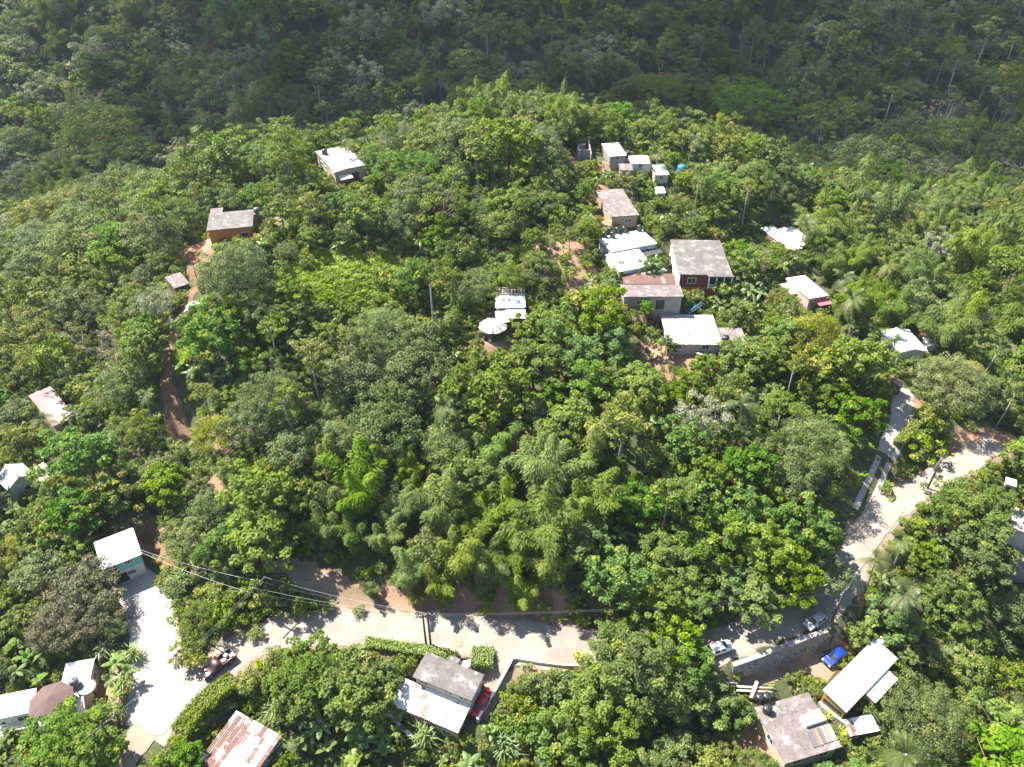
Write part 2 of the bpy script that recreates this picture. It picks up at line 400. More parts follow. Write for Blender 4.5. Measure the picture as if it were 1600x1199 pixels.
def road_mat(name, c, dark, edge, streak=.5, cracks=.0):
    m, t, b = nt(name); o = objco(t)
    f1 = noise(t, o, .22, 6, .62); f2 = noise(t, o, 1.6, 6, .7); f3 = noise(t, o, 9, 3, .6)
    a = N(t, 'Attribute'); a.attribute_name = 'across'
    trk = ramp(t, a.outputs['Fac'], [(0, 1.0), (.16, .35), (.3, 0.0), (.5, .4), (.7, 0.0), (.86, .35), (1, 1.0)])
    k = math_(t, 'MULTIPLY', trk, ramp(t, f2, [(.3, .2), (.7, 1.0)]))
    c1 = mixc(t, ramp(t, f1, [(.38, 0.0), (.62, 1.0)]), dark, c)
    c2 = mixc(t, math_(t, 'MULTIPLY', k, streak), c1, edge)
    c3 = mixc(t, ramp(t, f3, [(.3, .35), (.5, 0.0)]), c2, tuple(x * .6 for x in dark))
    vd = N(t, 'TexVoronoi'); vd.feature = 'DISTANCE_TO_EDGE'; vd.inputs['Scale'].default_value = .32
    dn = N(t, 'TexNoise'); dn.inputs['Scale'].default_value = 1.2; t.links.new(o, dn.inputs['Vector'])
    wv = mixc(t, .12, o, dn.outputs['Color'], 'ADD'); t.links.new(wv, vd.inputs['Vector'])
    crack = ramp(t, vd.outputs['Distance'], [(.003, cracks), (.013, 0.0)])
    c4 = mixc(t, crack, c3, tuple(x * .5 for x in dark))
    vb = N(t, 'TexVoronoi'); vb.inputs['Scale'].default_value = .45; vb.distance = 'CHEBYCHEV'; t.links.new(o, vb.inputs['Vector'])
    sp = N(t, 'SeparateColor'); t.links.new(vb.outputs['Color'], sp.inputs[0])
    c5 = mixc(t, ramp(t, sp.outputs[0], [(.80, 0.0), (.83, cracks * 1.2)]), c4, tuple(x * .72 for x in dark))
    t.links.new(c5, b.inputs['Base Color']); b.inputs['Roughness'].default_value = .9
    bump(t, b, f2, .5, .06)
    return m
def leafmat(name, c1, c2, flush=None, famt=.0, transl=.28, rough=.48, spec=.35, oran=.5):
    m, t, b = nt(name)
    tint = N(t, 'Attribute'); tint.attribute_name = 'tint'
    isl = N(t, 'NewGeometry').outputs['Random Per Island']; orn = N(t, 'ObjectInfo').outputs['Random']
    k = math_(t, 'ADD', math_(t, 'MULTIPLY', tint.outputs['Fac'], .45), math_(t, 'MULTIPLY', isl, .35))
    k = math_(t, 'ADD', k, math_(t, 'MULTIPLY', math_(t, 'SUBTRACT', orn, .3), oran))
    k = math_(t, 'MINIMUM', math_(t, 'MAXIMUM', k, 0.0), 1.0)
    col = mixc(t, k, c1, c2)
    # a shift of hue from plant to plant
    h = N(t, 'HueSaturation'); t.links.new(math_(t, 'ADD', .474, math_(t, 'MULTIPLY', math_(t, 'FRACT', math_(t, 'MULTIPLY', orn, 7.31)), .040)), h.inputs['Hue'])
    t.links.new(math_(t, 'ADD', .80, math_(t, 'MULTIPLY', math_(t, 'FRACT', math_(t, 'MULTIPLY', orn, 13.7)), .36)), h.inputs['Saturation'])
    t.links.new(col, h.inputs['Color']); col = h.outputs[0]
    if flush:
        col = mixc(t, ramp(t, math_(t, 'ADD', math_(t, 'MULTIPLY', tint.outputs['Fac'], .7), math_(t, 'MULTIPLY', isl, .3)), [(1 - famt - .12, 0.0), (1 - famt + .06, 1.0)]), col, flush)
    t.links.new(col, b.inputs['Base Color']); b.inputs['Roughness'].default_value = rough; b.inputs['Specular IOR Level'].default_value = spec
    tr = N(t, 'BsdfTranslucent'); t.links.new(mixc(t, 1.0, col, (1.5, 1.55, .8), 'MULTIPLY'), tr.inputs['Color'])
    mx = N(t, 'MixShader'); mx.inputs[0].default_value = transl
    t.links.new(b.outputs[0], mx.inputs[1]); t.links.new(tr.outputs[0], mx.inputs[2])
    t.links.new(mx.outputs[0], t.nodes['Material Output'].inputs['Surface'])
    return m
# ------------------------------------------------------------------ plant prototypes
def unit(a): return a / (np.linalg.norm(a, axis=-1, keepdims=True) + 1e-9)
def leaf_quads(P, Nn, s, aspect=.5, T=None, fold=0.0):
    """one kite-shaped leaf per point; P centre, Nn facing, s length"""
    k = len(P)
    if T is None: T = rng.normal(size=(k, 3))
    T = unit(T - Nn * (T * Nn).sum(1, keepdims=True)); B = np.cross(Nn, T)
    s = np.asarray(s).reshape(-1, 1) * np.ones((k, 1))
    V = np.stack([P - T * s * .5, P + B * s * aspect * .5 - T * s * .05, P + T * s * .5 - Nn * s * fold, P - B * s * aspect * .5 - T * s * .05], 1).reshape(-1, 3)
    return V, np.arange(4 * k).reshape(-1, 4)
def clumps_to_mesh(name, centers, rc, per, size, aspect, mat, squash=.75, up=.7, droop=0.0, jitter=.5, fold=.0):
    P, Nn, ti = [], [], []
    for c, r in zip(centers, rc):
        k = max(6, int(per * rng.uniform(.7, 1.3) * (r / np.mean(rc)) ** 1.6))
        d = unit(rng.normal(size=(k, 3))); d[:, 2] = np.abs(d[:, 2]) * np.where(rng.random(k) < .78, 1, -1)
        rr = r * (.45 + .55 * rng.random((k, 1)) ** .5) * (1 + .35 * np.clip(rng.normal(size=(k, 1)), -1, 1.6) * (rng.random((k, 1)) < .3))
        p = c + d * rr * np.array([1, 1, squash])
        P.append(p); Nn.append(unit(d * .75 + np.array([0, 0, up]) + rng.normal(size=(k, 3)) * jitter))
        ti.append(np.full(k, rng.random()))
    P = np.concatenate(P); Nn = np.concatenate(Nn); ti = np.concatenate(ti)
    T = None
    if droop: T = rng.normal(size=P.shape) + np.array([0, 0, -droop])
    V, Fc = leaf_quads(P, Nn, size * rng.uniform(.65, 1.35, len(P)), aspect, T, fold)
    return fast_mesh(name, V, Fc, mat, np.clip(ti + rng.normal(size=len(ti)) * .1, 0, 1))
def dome_centers(R, zc, flat, nc, low=-.35, lobes=4, drop=.12, inner=.18, rough=.22):
    L = unit(rng.normal(size=(lobes, 3))); amp = rng.uniform(.1, .38, lobes)
    out = []
    for i in range(nc):
        z = 1 - (1 - low) * (i + .5) / nc; a = i * 2.39996 + rng.uniform(-.25, .25)
        q = math.sqrt(max(0, 1 - z * z)); d = np.array([q * math.cos(a), q * math.sin(a), z])
        if rng.random() < drop: continue
        m = .78 + sum(am * max(0.0, float(d @ l)) ** 2 for am, l in zip(amp, L)) + rng.uniform(-rough, rough) * .6
        if rng.random() < inner: m *= .55
        out.append(np.array([0, 0, zc]) + d * R * m * np.array([1, 1, flat]))
    return np.array(out)
def trunk_mesh(name, H, r, limbs, mat, lean=.4, start=.45):
    b = MB(); top = Vector((rng.uniform(-lean, lean), rng.uniform(-lean, lean), H))
    pts = [Vector((0, 0, -1.5)), Vector((0, 0, 0)), top * .45 + Vector((rng.uniform(-.2, .2), rng.uniform(-.2, .2), 0)), top]
    b.tube(pts, [r * 1.35, r * 1.1, r * .8, r * .45], 7)
    for c in limbs:
        f = rng.uniform(start, .95); p0 = top * f; c = Vector(c)
        mid = p0.lerp(c, .55) + Vector((rng.uniform(-.3, .3), rng.uniform(-.3, .3), -.25))
        b.tube([p0, mid, c], [r * .42, r * .26, r * .08], 5)
    return b.mesh(name, mat)

BARK = plain('bark', (.16, .125, .095), .9, var=.35, scale=2)
PALE = plain('pale_bark', (.30, .27, .23), .85, var=.3, scale=2)
L_DOME = leafmat('dome_leaves', (0.071, 0.112, 0.026), (0.178, 0.227, 0.071), (0.324, 0.292, 0.086), .06, .24, .52, .22)
L_FLUSH = leafmat('flush_leaves', (0.103, 0.140, 0.022), (0.232, 0.265, 0.043), (0.367, 0.335, 0.065), .2, .28, .5, .2)
L_BROWN = leafmat('brown_flush_leaves', (0.076, 0.086, 0.037), (0.162, 0.157, 0.073), (0.184, 0.140, 0.076), .14, .15, .5, .25)
L_GREEN = leafmat('green_leaves', (0.071, 0.138, 0.017), (0.181, 0.283, 0.039), (0.335, 0.367, 0.054), .1, .4, .52, .2)
L_MID = leafmat('mid_leaves', (0.076, 0.121, 0.019), (0.211, 0.259, 0.050), (0.346, 0.324, 0.081), .08, .32, .52, .2)
L_BAMB = leafmat('bamboo_leaves', (.085, .140, .018), (.185, .260, .036), (.28, .31, .05), .06, .34, .6, .2)
L_PALM = leafmat('palm_leaves', (.058, .095, .020), (.165, .185, .045), None, 0, .22, .45, .3)
L_BAN = leafmat('banana_leaves', (0.085, 0.152, 0.030), (0.201, 0.281, 0.067), None, 0, .34, .42, .4)
L_SHRUB = leafmat('shrub_leaves', (0.085, 0.140, 0.017), (0.220, 0.287, 0.041), (0.390, 0.342, 0.098), .1, .32, .52, .2)
L_PALE = leafmat('grey_leaves', (0.152, 0.171, 0.091), (0.305, 0.323, 0.183), None, 0, .25)
L_DRY = leafmat('dry_leaves', (0.207, 0.165, 0.098), (0.354, 0.287, 0.171), None, 0, .2)
L_GRASS = leafmat('grass_blades', (.16, .27, .018), (.37, .49, .055), (.46, .44, .14), .08, .4, .5, .2)
L_HEDGE = leafmat('hedge_leaves', (0.104, 0.165, 0.020), (0.244, 0.317, 0.043), None, 0, .25)
L_YEL = leafmat('yellow_leaves', (.30, .32, .02), (.50, .48, .05), None, 0, .3)

PROTO = {}   # kind -> list of (crown mesh, trunk mesh, nominal radius, crown centre height)
def make_dome(mat, k, R=5.0, nm='domed_tree', hc=5.6, nc=105):
    c = dome_centers(R, hc, .74, nc, -.4, 6, .10, .1, .34)
    r = rng.uniform(.7, 1.3, len(c)) * (R / 5) ** .25
    return clumps_to_mesh(nm + '_crown', c, r, 85, .42, .42, mat, .75, .65, jitter=.45), trunk_mesh(nm + '_trunk', hc - .4, .32, c[rng.choice(len(c), 9, False)], BARK), R, hc
def make_leafy(mat, k, big=False):
    R, hc, nc = (7.2, 7.4, 150) if big else (4.0, 5.4, 62); c = dome_centers(R, hc, .8 if big else .95, nc, -.5, 6, .2, .2, .5); r = rng.uniform(.55, 1.15, len(c)) * (1.2 if big else 1)
    return clumps_to_mesh('leafy_crown', c, r, 62, .66, .5, mat, .62, .9, .4, .55, .12), trunk_mesh('leafy_trunk', hc + .4, .24 + .1 * big, c[rng.choice(len(c), 9, False)], BARK), R, hc
def make_broad(mat, k):
    R, hc, fl, nc, ls, per = [(3.7, 5.0, .9, 66, .44, 72), (3.2, 6.4, 1.15, 52, .36, 80), (4.6, 5.4, .55, 72, .40, 70), (3.4, 4.6, 1.0, 40, .62, 50), (3.9, 6.0, .8, 46, .34, 95), (2.9, 5.6, 1.3, 48, .5, 60)][k % 6]
    c = dome_centers(R, hc, fl, nc, -.5, 5, .26, .2, .55); r = rng.uniform(.4, 1.1, len(c))
    return clumps_to_mesh('broadleaf_crown', c, r, per, ls, .5, mat, .7, .7, .2, .6), trunk_mesh('broadleaf_trunk', hc + .6, .22, c[rng.choice(len(c), 11, False)], PALE if k % 2 else BARK), R, hc
def make_slender(mat, k):
    R = 2.7; c = dome_centers(R, 10.2, .85, 34, -.5, 4, .3, .2, .45); r = rng.uniform(.45, .9, len(c))
    return clumps_to_mesh('slender_crown', c, r, 62, .42, .5, mat, .6, .6), trunk_mesh('slender_trunk', 10.6, .2, c[rng.choice(len(c), 7, False)], PALE, 1.0, .72), R, 10.2
def make_umbrella(mat, k):
    R = 7.5; c = dome_centers(R, 6.4, .3, 120, .05, 5, .12, .1, .3); c[:, 2] += 1.2; r = rng.uniform(.6, 1.2, len(c))
    return clumps_to_mesh('umbrella_crown', c, r, 80, .36, .45, mat, .4, 1.0), trunk_mesh('umbrella_trunk', 6.2, .4, c[rng.choice(len(c), 10, False)], BARK), R, 7.4
def make_shrub(mat, k):
    R = 1.9; c = dome_centers(R, 1.3, .8, 26, -.3, 3, .2, .2, .4); r = rng.uniform(.35, .7, len(c))
    return clumps_to_mesh('shrub_leaves', c, r, 46, .38, .5, mat, .75, .6, .2, .6), trunk_mesh('shrub_stem', 1.6, .07, c[rng.choice(len(c), 5, False)], BARK), R, 1.5
def make_bamboo(mat, k):
    V, Fc, T, b0 = [], [], [], 0
    st = MB(); nb = 11 + k % 3
    for i in range(nb):
        a = 2.39996 * i + rng.uniform(-.5, .5); rad = .2 + .9 * math.sqrt(rng.random())
        base = np.array([rad * math.cos(a), rad * math.sin(a), 0.0]); L = rng.uniform(8.5, 14.5) if i % 3 else rng.uniform(5.5, 8.5)
        reach = rng.uniform(1.2, 5.2) * (L / 11) if i > 1 else rng.uniform(.4, 1.2)
        out = np.array([math.cos(a), math.sin(a), 0])
        t = np.linspace(0, 1, 15)[:, None]
        sag = rng.uniform(.2, 1.15) * reach if i > 1 else 0
        line = base + out * reach * t ** 2.0 + np.array([0, 0, 1]) * (L * (t - .14 * t ** 3) - sag * t ** 4)
        st.tube([Vector(p) for p in line[::2]], np.linspace(.07, .025, 8), 5)
        n = int(rng.uniform(560, 900)); u = .2 + .8 * rng.random(n) ** .85
        idx = u * 14; i0 = np.minimum(idx.astype(int), 13); fr = (idx - i0)[:, None]
        p = line[i0] * (1 - fr) + line[i0 + 1] * fr
        wdt = (rng.uniform(1.0, 1.5) * np.clip(np.sin(np.clip((u - .16) / .87, 0, 1) ** .85 * math.pi), 0, 1) ** .9 * (1 + .3 * np.sin(u * 23 + i)) + .14)[:, None]
        d = unit(rng.normal(size=(n, 3))); d[:, 2] = np.where(rng.random(n) < .7, np.abs(d[:, 2]), d[:, 2])
        p = p + d * wdt * (.55 + .45 * rng.random((n, 1)) ** .5) * np.array([1, 1, .8])
        dirn = unit(out * .5 + d * .9 + np.array([0, 0, -1.1])); nn = unit(d * .8 + np.array([0, 0, .8]) + rng.normal(size=(n, 3)) * .35)
        v, f = leaf_quads(p, nn, rng.uniform(.38, .8, n), .22, dirn)
        V.append(v); Fc.append(f + b0); b0 += len(v); T.append(np.clip(np.full(n, rng.random()) + rng.normal(size=n) * .12, 0, 1))
    return fast_mesh('bamboo_foliage', np.concatenate(V), np.concatenate(Fc), mat, np.concatenate(T)), st.mesh('bamboo_stems', plain('bamboo_stem', (.22, .23, .08), .5)), 4.2, 7.5
def frond(base, a, L, elev, droop, w, nl, m_list, tint):
    V, Fc = m_list
    t = np.linspace(0, 1, nl)
    out = np.array([math.cos(a), math.sin(a), 0]); side = np.array([-math.sin(a), math.cos(a), 0])
    rad = L * (t * math.cos(elev)); z = L * (t * math.sin(elev) - droop * t ** 2.1)
    line = base + rad[:, None] * out + z[:, None] * np.array([0, 0, 1])
    for sgn in (-1, 1):
        for i in range(1, nl):
            ln = w * math.sin(math.pi * min(.97, .12 + .86 * t[i])) * rng.uniform(.85, 1.1)
            tan = unit(line[i] - line[i - 1])
            tip = line[i] + side * sgn * ln * .8 + tan * ln * .55 + np.array([0, 0, -.38 * ln])
            hw = tan * L / nl * .30
            k = len(V); V += [line[i] - hw, line[i] + hw, tip + hw * .35, tip - hw * .35]; Fc.append((k, k + 1, k + 2, k + 3))
    k = len(V)
    for i in range(nl - 1):
        q = side * .05 * (1 - .7 * t[i]); k = len(V)
        V += [line[i] - q, line[i] + q, line[i + 1] + q * .8, line[i + 1] - q * .8]; Fc.append((k, k + 1, k + 2, k + 3))
def make_palm(mat, k):
    H = 8.5 + 1.5 * k; lx = (.5, -1.2, 1.6)[k % 3]; V, Fc = [], []
    top = np.array([lx, .4, H])
    for i in range(20):
        e = (1.05, .55, .1, -.35)[i % 4] + rng.uniform(-.15, .15)
        frond(top, i * 2.39996, rng.uniform(3.2, 4.2), e, .45 + .25 * (i % 3 == 0), .95, 22, (V, Fc), 0)
    b = MB(); b.tube([(0, 0, -1), (lx * .1, 0, H * .3), (lx * .5, .2, H * .7), tuple(top)], [.26, .17, .14, .13], 8)
    b.lathe([(.05, H - .45), (.3, H - .3), (.32, H - .05), (.1, H + .2)], 8, (lx, .4))
    return fast_mesh('palm_crown', V, Fc, mat, rng.random(len(Fc))), b.mesh('palm_trunk', PALE), 3.7, H
def make_banana(mat, k):
    V, Fc, T = [], [], []; b = MB()
    for s in range(1 + k % 3):
        bx, by = (0, 0) if s == 0 else (rng.uniform(-1.3, 1.3), rng.uniform(-1.3, 1.3)); H = rng.uniform(1.7, 2.8) * (1 if s == 0 else .75)
        b.tube([(bx, by, -.5), (bx, by, H * .6), (bx + .05, by, H)], [.16, .13, .09], 7)
        for i in range(9):
            a = i * 2.39996 + rng.uniform(-.3, .3); e = rng.uniform(.35, 1.25); L = rng.uniform(1.9, 2.9); dr = rng.uniform(.35, .85); w = rng.uniform(.30, .42)
            out = np.array([math.cos(a), math.sin(a), 0]); side = np.array([-math.sin(a), math.cos(a), 0]); nseg = 7; tt = np.linspace(0, 1, nseg + 1)
            line = np.array([bx, by, H]) + (L * tt * math.cos(e))[:, None] * out + (L * (tt * math.sin(e) - dr * tt ** 2))[:, None] * np.array([0, 0, 1])
            ti = rng.random()
            for sg in (-1, 1):
                for j in range(nseg):
                    w0 = w * math.sin(math.pi * min(1, .05 + .93 * tt[j])) ** .6 if j else .03; w1 = w * math.sin(math.pi * min(1, .05 + .93 * tt[j + 1])) ** .6 if j < nseg - 1 else .03
                    kk = len(V); sag = np.array([0, 0, -.35])
                    V += [line[j], line[j + 1], line[j + 1] + sg * side * w1 + sag * w1, line[j] + sg * side * w0 + sag * w0]; Fc.append((kk, kk + 1, kk + 2, kk + 3)); T.append(ti)
    return fast_mesh('banana_leaves', V, Fc, mat, T), b.mesh('banana_stem', plain('banana_stem', (.2, .22, .09), .6)), 2.2, 2.6
def make_bare(mat, k):
    b = MB(); tips = []
    def br(p, d, L, r, lv):
        q = p + d * L; b.tube([p, p.lerp(q, .5) + Vector(rng.uniform(-.1, .1, 3)) * L * .5, q], [r, r * .8, r * .55], 5)
        tips.append(np.array(q))
        if lv:
            for _ in range(3):
                nd = (d + Vector(rng.normal(size=3)) * .55 + Vector((0, 0, .12))).normalized(); br(q, nd, L * rng.uniform(.6, .85), r * .55, lv - 1)
    br(Vector((0, 0, -1)), Vector((.08, .05, 1)).normalized(), 4.0, .17, 3)
    tips = np.array(tips[4:]); s = tips[rng.choice(len(tips), 14, False)]
    return clumps_to_mesh('sparse_crown', s, rng.uniform(.3, .6, len(s)), 26, .3, .5, mat, .7, .6), b.mesh('bare_limbs', PALE), 3.2, 6.5
def make_cane(mat, k):
    """a clump of long strap leaves (cane, dracaena, cordyline look)"""
    n = 120; a = rng.uniform(0, 2 * math.pi, n); e = rng.uniform(.2, 1.35, n); L = rng.uniform(1.0, 2.1, n)
    V, Fc, T = [], [], []
    for i in range(n):
        bx = np.array([rng.normal() * .35, rng.normal() * .35, rng.uniform(.2, 1.5)]); out = np.array([math.cos(a[i]), math.sin(a[i]), 0]); side = np.array([-out[1], out[0], 0]) * .05
        p0 = bx; p1 = bx + out * L[i] * .5 * math.cos(e[i]) + np.array([0, 0, L[i] * .5 * math.sin(e[i])]); p2 = p1 + out * L[i] * .5 * math.cos(e[i] * .5) + np.array([0, 0, L[i] * .5 * (math.sin(e[i]) - .75)])
        k0 = len(V); V += [p0 - side, p0 + side, p1 + side * 1.2, p1 - side * 1.2, p2 + side * .2, p2 - side * .2]; Fc += [(k0, k0+1, k0+2, k0+3), (k0+3, k0+2, k0+4, k0+5)]; T += [rng.random()] * 2
    b = MB(); 
    for i in range(4): b.tube([(rng.normal() * .3, rng.normal() * .3, -.4), (rng.normal() * .35, rng.normal() * .35, 1.4)], [.06, .05], 5)
    return fast_mesh('strap_leaves', V, Fc, mat, T), b.mesh('strap_stems', BARK), 1.7, 1.4

def remat(p, crown_mat, nm):
    me = p[0].copy(); me.name = nm; me.materials.clear(); me.materials.append(crown_mat); return (me, p[1], p[2], p[3])
PROTO['domed_tree'] = [make_dome(L_DOME, k) for k in range(4)] + [make_dome(L_DOME, 9, 8.2, 'domed_tree', 7.4, 230), make_dome(L_DOME, 8, 3.4, 'domed_tree', 4.6, 58)]
PROTO['flushing_tree'] = [remat(p, L_FLUSH, 'flushing_crown') for p in PROTO['domed_tree'][:2]] + [make_leafy(L_FLUSH, 0)]
PROTO['brown_leaved_tree'] = [remat(PROTO['domed_tree'][2], L_BROWN, 'brown_leaved_crown')]
PROTO['leafy_tree'] = [make_leafy(L_GREEN, k) for k in range(5)] + [make_leafy(L_GREEN, k, True) for k in range(2)]
PROTO['broadleaf_tree'] = [make_broad(L_MID, k) for k in range(6)]
PROTO['grey_leaved_tree'] = [remat(make_broad(L_MID, k), L_PALE, 'grey_leaved_crown') for k in range(2)]
PROTO['slender_tree'] = [make_slender(L_MID, k) for k in range(3)]
PROTO['umbrella_tree'] = [make_umbrella(L_GREEN, k) for k in range(2)]
PROTO['bamboo_clump'] = [make_bamboo(L_BAMB, k) for k in range(5)]
PROTO['coconut_palm'] = [make_palm(L_PALM, k) for k in range(3)]
PROTO['banana_plant'] = [make_banana(L_BAN, k) for k in range(4)]
PROTO['shrub'] = [make_shrub(L_SHRUB, k) for k in range(4)]
PROTO['yellow_shrub'] = [remat(PROTO['shrub'][0], L_YEL, 'yellow_shrub_leaves')]
PROTO['bare_tree'] = [make_bare(L_DRY, k) for k in range(2)]
PROTO['cane_plant'] = [make_cane(L_BAN, k) for k in range(2)]

def scatter(name, pts, sc, rz, idx, protos, label, cat, kind='stuff'):
    """one uncountable mass: a point cloud that carries copies of the prototypes"""
    me = bpy.data.meshes.new(name); P = np.asarray(pts, np.float32)
    me.vertices.add(len(P)); me.vertices.foreach_set('co', P.ravel())
    for nm, ty, val in (('sc', 'FLOAT', sc), ('rz', 'FLOAT', rz)):
        a = me.attributes.new(nm, ty, 'POINT'); a.data.foreach_set('value', np.asarray(val, np.float32))
    a = me.attributes.new('pick', 'INT', 'POINT'); a.data.foreach_set('value', np.asarray(idx, np.int32))
    o = link(name, me); tag(o, label, cat, None, kind)
    pc = bpy.data.collections.new(name + '_sources')
    for k, m in enumerate(protos):
        q = bpy.data.objects.new('%s_source.%03d' % (name, k), m); pc.objects.link(q)
    g = bpy.data.node_groups.new(name + '_scatter', 'GeometryNodeTree')
    g.interface.new_socket('Geometry', in_out='INPUT', socket_type='NodeSocketGeometry'); g.interface.new_socket('Geometry', in_out='OUTPUT', socket_type='NodeSocketGeometry')
    n_ = lambda ty: g.nodes.new(ty)
    gi, go = n_('NodeGroupInput'), n_('NodeGroupOutput'); mp = n_('GeometryNodeMeshToPoints'); ip = n_('GeometryNodeInstanceOnPoints'); ci = n_('GeometryNodeCollectionInfo')
    ci.inputs['Collection'].default_value = pc; ci.inputs['Separate Children'].default_value = True; ci.inputs['Reset Children'].default_value = True
    def attr(nm, ty):
        a = n_('GeometryNodeInputNamedAttribute'); a.data_type = ty; a.inputs['Name'].default_value = nm
        return [s for s in a.outputs if s.enabled][0]
    cx = n_('ShaderNodeCombineXYZ'); er = n_('FunctionNodeEulerToRotation')
    L = g.links.new
    L(gi.outputs[0], mp.inputs['Mesh']); L(mp.outputs[0], ip.inputs['Points']); L(ci.outputs[0], ip.inputs['Instance'])
    ip.inputs['Pick Instance'].default_value = True
    L(attr('pick', 'INT'), ip.inputs['Instance Index']); L(attr('rz', 'FLOAT'), cx.inputs['Z']); L(cx.outputs[0], er.inputs[0]); L(er.outputs[0], ip.inputs['Rotation'])
    L(attr('sc', 'FLOAT'), ip.inputs['Scale']); L(ip.outputs[0], go.inputs[0])
    md = o.modifiers.new('scatter', 'NODES'); md.node_group = g
    return o
# ------------------------------------------------------------------ ground sheet
M_CONC = stained('grey_concrete', (.165, .148, .14), (.085, .076, .073), (.27, .25, .24), .75, .3)
M_CONC_W = stained('whitewashed_concrete', (.36, .34, .315), (.14, .12, .11), (.56, .54, .51), .9, .45)
M_CONC_P = stained('pinkish_slab', (.20, .165, .155), (.105, .083, .08), (.36, .335, .315), .8, .35)
M_WHITE = plain('white_paint', (.74, .73, .70), .6, var=.08)
M_CREAM = plain('cream_paint', (.62, .52, .38), .75, var=.12)
M_ROAD = road_mat('road_surface', (.30, .262, .222), (.225, .195, .162), (.25, .185, .13), .8, .22)
M_DRIVE = road_mat('drive_concrete', (.40, .375, .345), (.31, .285, .255), (.28, .235, .19), .6, .25)
M_LANE = road_mat('lane_surface', (.27, .22, .165), (.19, .15, .105), (.20, .14, .085), .7)
M_DIRT = road_mat('red_dirt', (.23, .125, .072), (.15, .075, .04), (.20, .115, .065), .6)
M_DIRT2 = road_mat('pale_dirt', (.25, .185, .13), (.165, .11, .07), (.18, .115, .065), .7)
M_DARK = plain('dark_door_and_shade', (.02, .02, .022), .5)
M_GLASS, t_, b_ = nt('window_glass'); b_.inputs['Base Color'].default_value = (.03, .035, .04, 1); b_.inputs['Roughness'].default_value = .12
M_IRON = plain('dark_iron', (.06, .055, .05), .6)
M_WOODP = plain('pole_wood', (.07, .055, .045), .9, var=.4)
M_ZW = zinc('white_zinc', (.84, .84, .83), (.42, .24, .17), .03)
M_ZWR = zinc('white_zinc_rust', (.70, .69, .68), (.14, .062, .045), .30)
M_ZPATCH = zinc('patchwork_zinc', (.74, .73, .72), (.115, .05, .035), .42, (.85, 2.4))
M_ZRED = zinc('striped_zinc', (.56, .53, .51), (.20, .085, .075), .48, (.8, 5.0))
M_ZGREY = zinc('grey_white_zinc', (.40, .405, .405), (.27, .28, .28), .40, (.9, 2.2))
M_ZRUST = zinc('rusty_zinc', (.24, .19, .175), (.13, .065, .05), .55, (.8, 2.4))
M_TANK = plain('black_tank_plastic', (.022, .023, .025), .38, var=.2)
M_TANKG = plain('grey_tank_plastic', (.16, .165, .17), .5, var=.3, scale=1.2)

soil = np.zeros(XX.shape)
def patch(u, v, r, s=1.0, aspect=1.0):
    p = at(u, v); d = np.hypot((XX - p[0]) / aspect, YY - p[1])
    soil[:] = np.maximum(soil, s * np.clip(1.6 - d / r, 0, 1))
for a in [(865,400,4.2),(878,418,4),(850,388,3),(905,420,3.5),(885,385,3),(900,372,2.5),(872,366,2.5),(915,350,2.5),(890,438,3),(935,300,2.5),(845,375,2.5),(640,945,2.2,.9,3),(700,945,2.4,.9,3),(780,945,2.4,.9,3),(850,950,2.2,.9,2),(600,938,2),(1010,560,4),(1075,560,4.5),(1040,575,4),(820,700,3.5),(815,690,2.5),(925,318,3),(940,345,2.5),(1145,575,4),
          (910,250,3),(945,262,3),(785,530,3.5),(770,538,2.5),(1215,380,3.5),(1000,480,3),(700,962,1.6,.7,4),(800,958,1.6,.7,4),(560,930,1.8),(620,955,1.8),(480,890,1.6),(590,945,1.8),(360,690,3),
          (340,385,5),(310,395,4),(410,350,4),(1430,640,3),(1545,690,4),(1520,700,4),(230,838,3),(30,935,4),(60,945,3),(320,770,3),(1190,1150,3),(1175,1180,3),(140,1085,3),(165,1100,4)]:
    patch(*a)
vs = np.stack([XX.ravel(), YY.ravel(), G.ravel()], 1)
ny, nx = XX.shape
ij = np.arange(ny * nx).reshape(ny, nx)
fc = np.stack([ij[:-1, :-1].ravel(), ij[:-1, 1:].ravel(), ij[1:, 1:].ravel(), ij[1:, :-1].ravel()], 1)
M_GROUND, t, b = nt('ground_soil'); o = objco(t)
a = N(t, 'Attribute'); a.attribute_name = 'soil'
n1, n2, n3 = noise(t, o, .25, 5, .65), noise(t, o, 1.7, 5, .7), noise(t, o, .07, 3)
green = mixc(t, n1, (.03, .045, .012), (.065, .09, .022)); green = mixc(t, ramp(t, n2, [(.45, 0.0), (.7, 1.0)]), green, (.10, .078, .045))
red = mixc(t, n2, (.19, .098, .055), (.34, .22, .145))
k = ramp(t, math_(t, 'ADD', a.outputs['Fac'], math_(t, 'MULTIPLY', math_(t, 'SUBTRACT', n2, .5), .9)), [(.42, 0.0), (.6, 1.0)])
t.links.new(mixc(t, k, green, red), b.inputs['Base Color']); b.inputs['Roughness'].default_value = .95
bump(t, b, n2, .6, .15)
gm = fast_mesh('ground', vs, fc, M_GROUND, None, True)
aa = gm.attributes.new('soil', 'FLOAT', 'POINT'); aa.data.foreach_set('value', soil.ravel().astype(np.float32))
GROUND = link('ground', gm); tag(GROUND, 'hillside ground under the forest', None, None, 'structure')

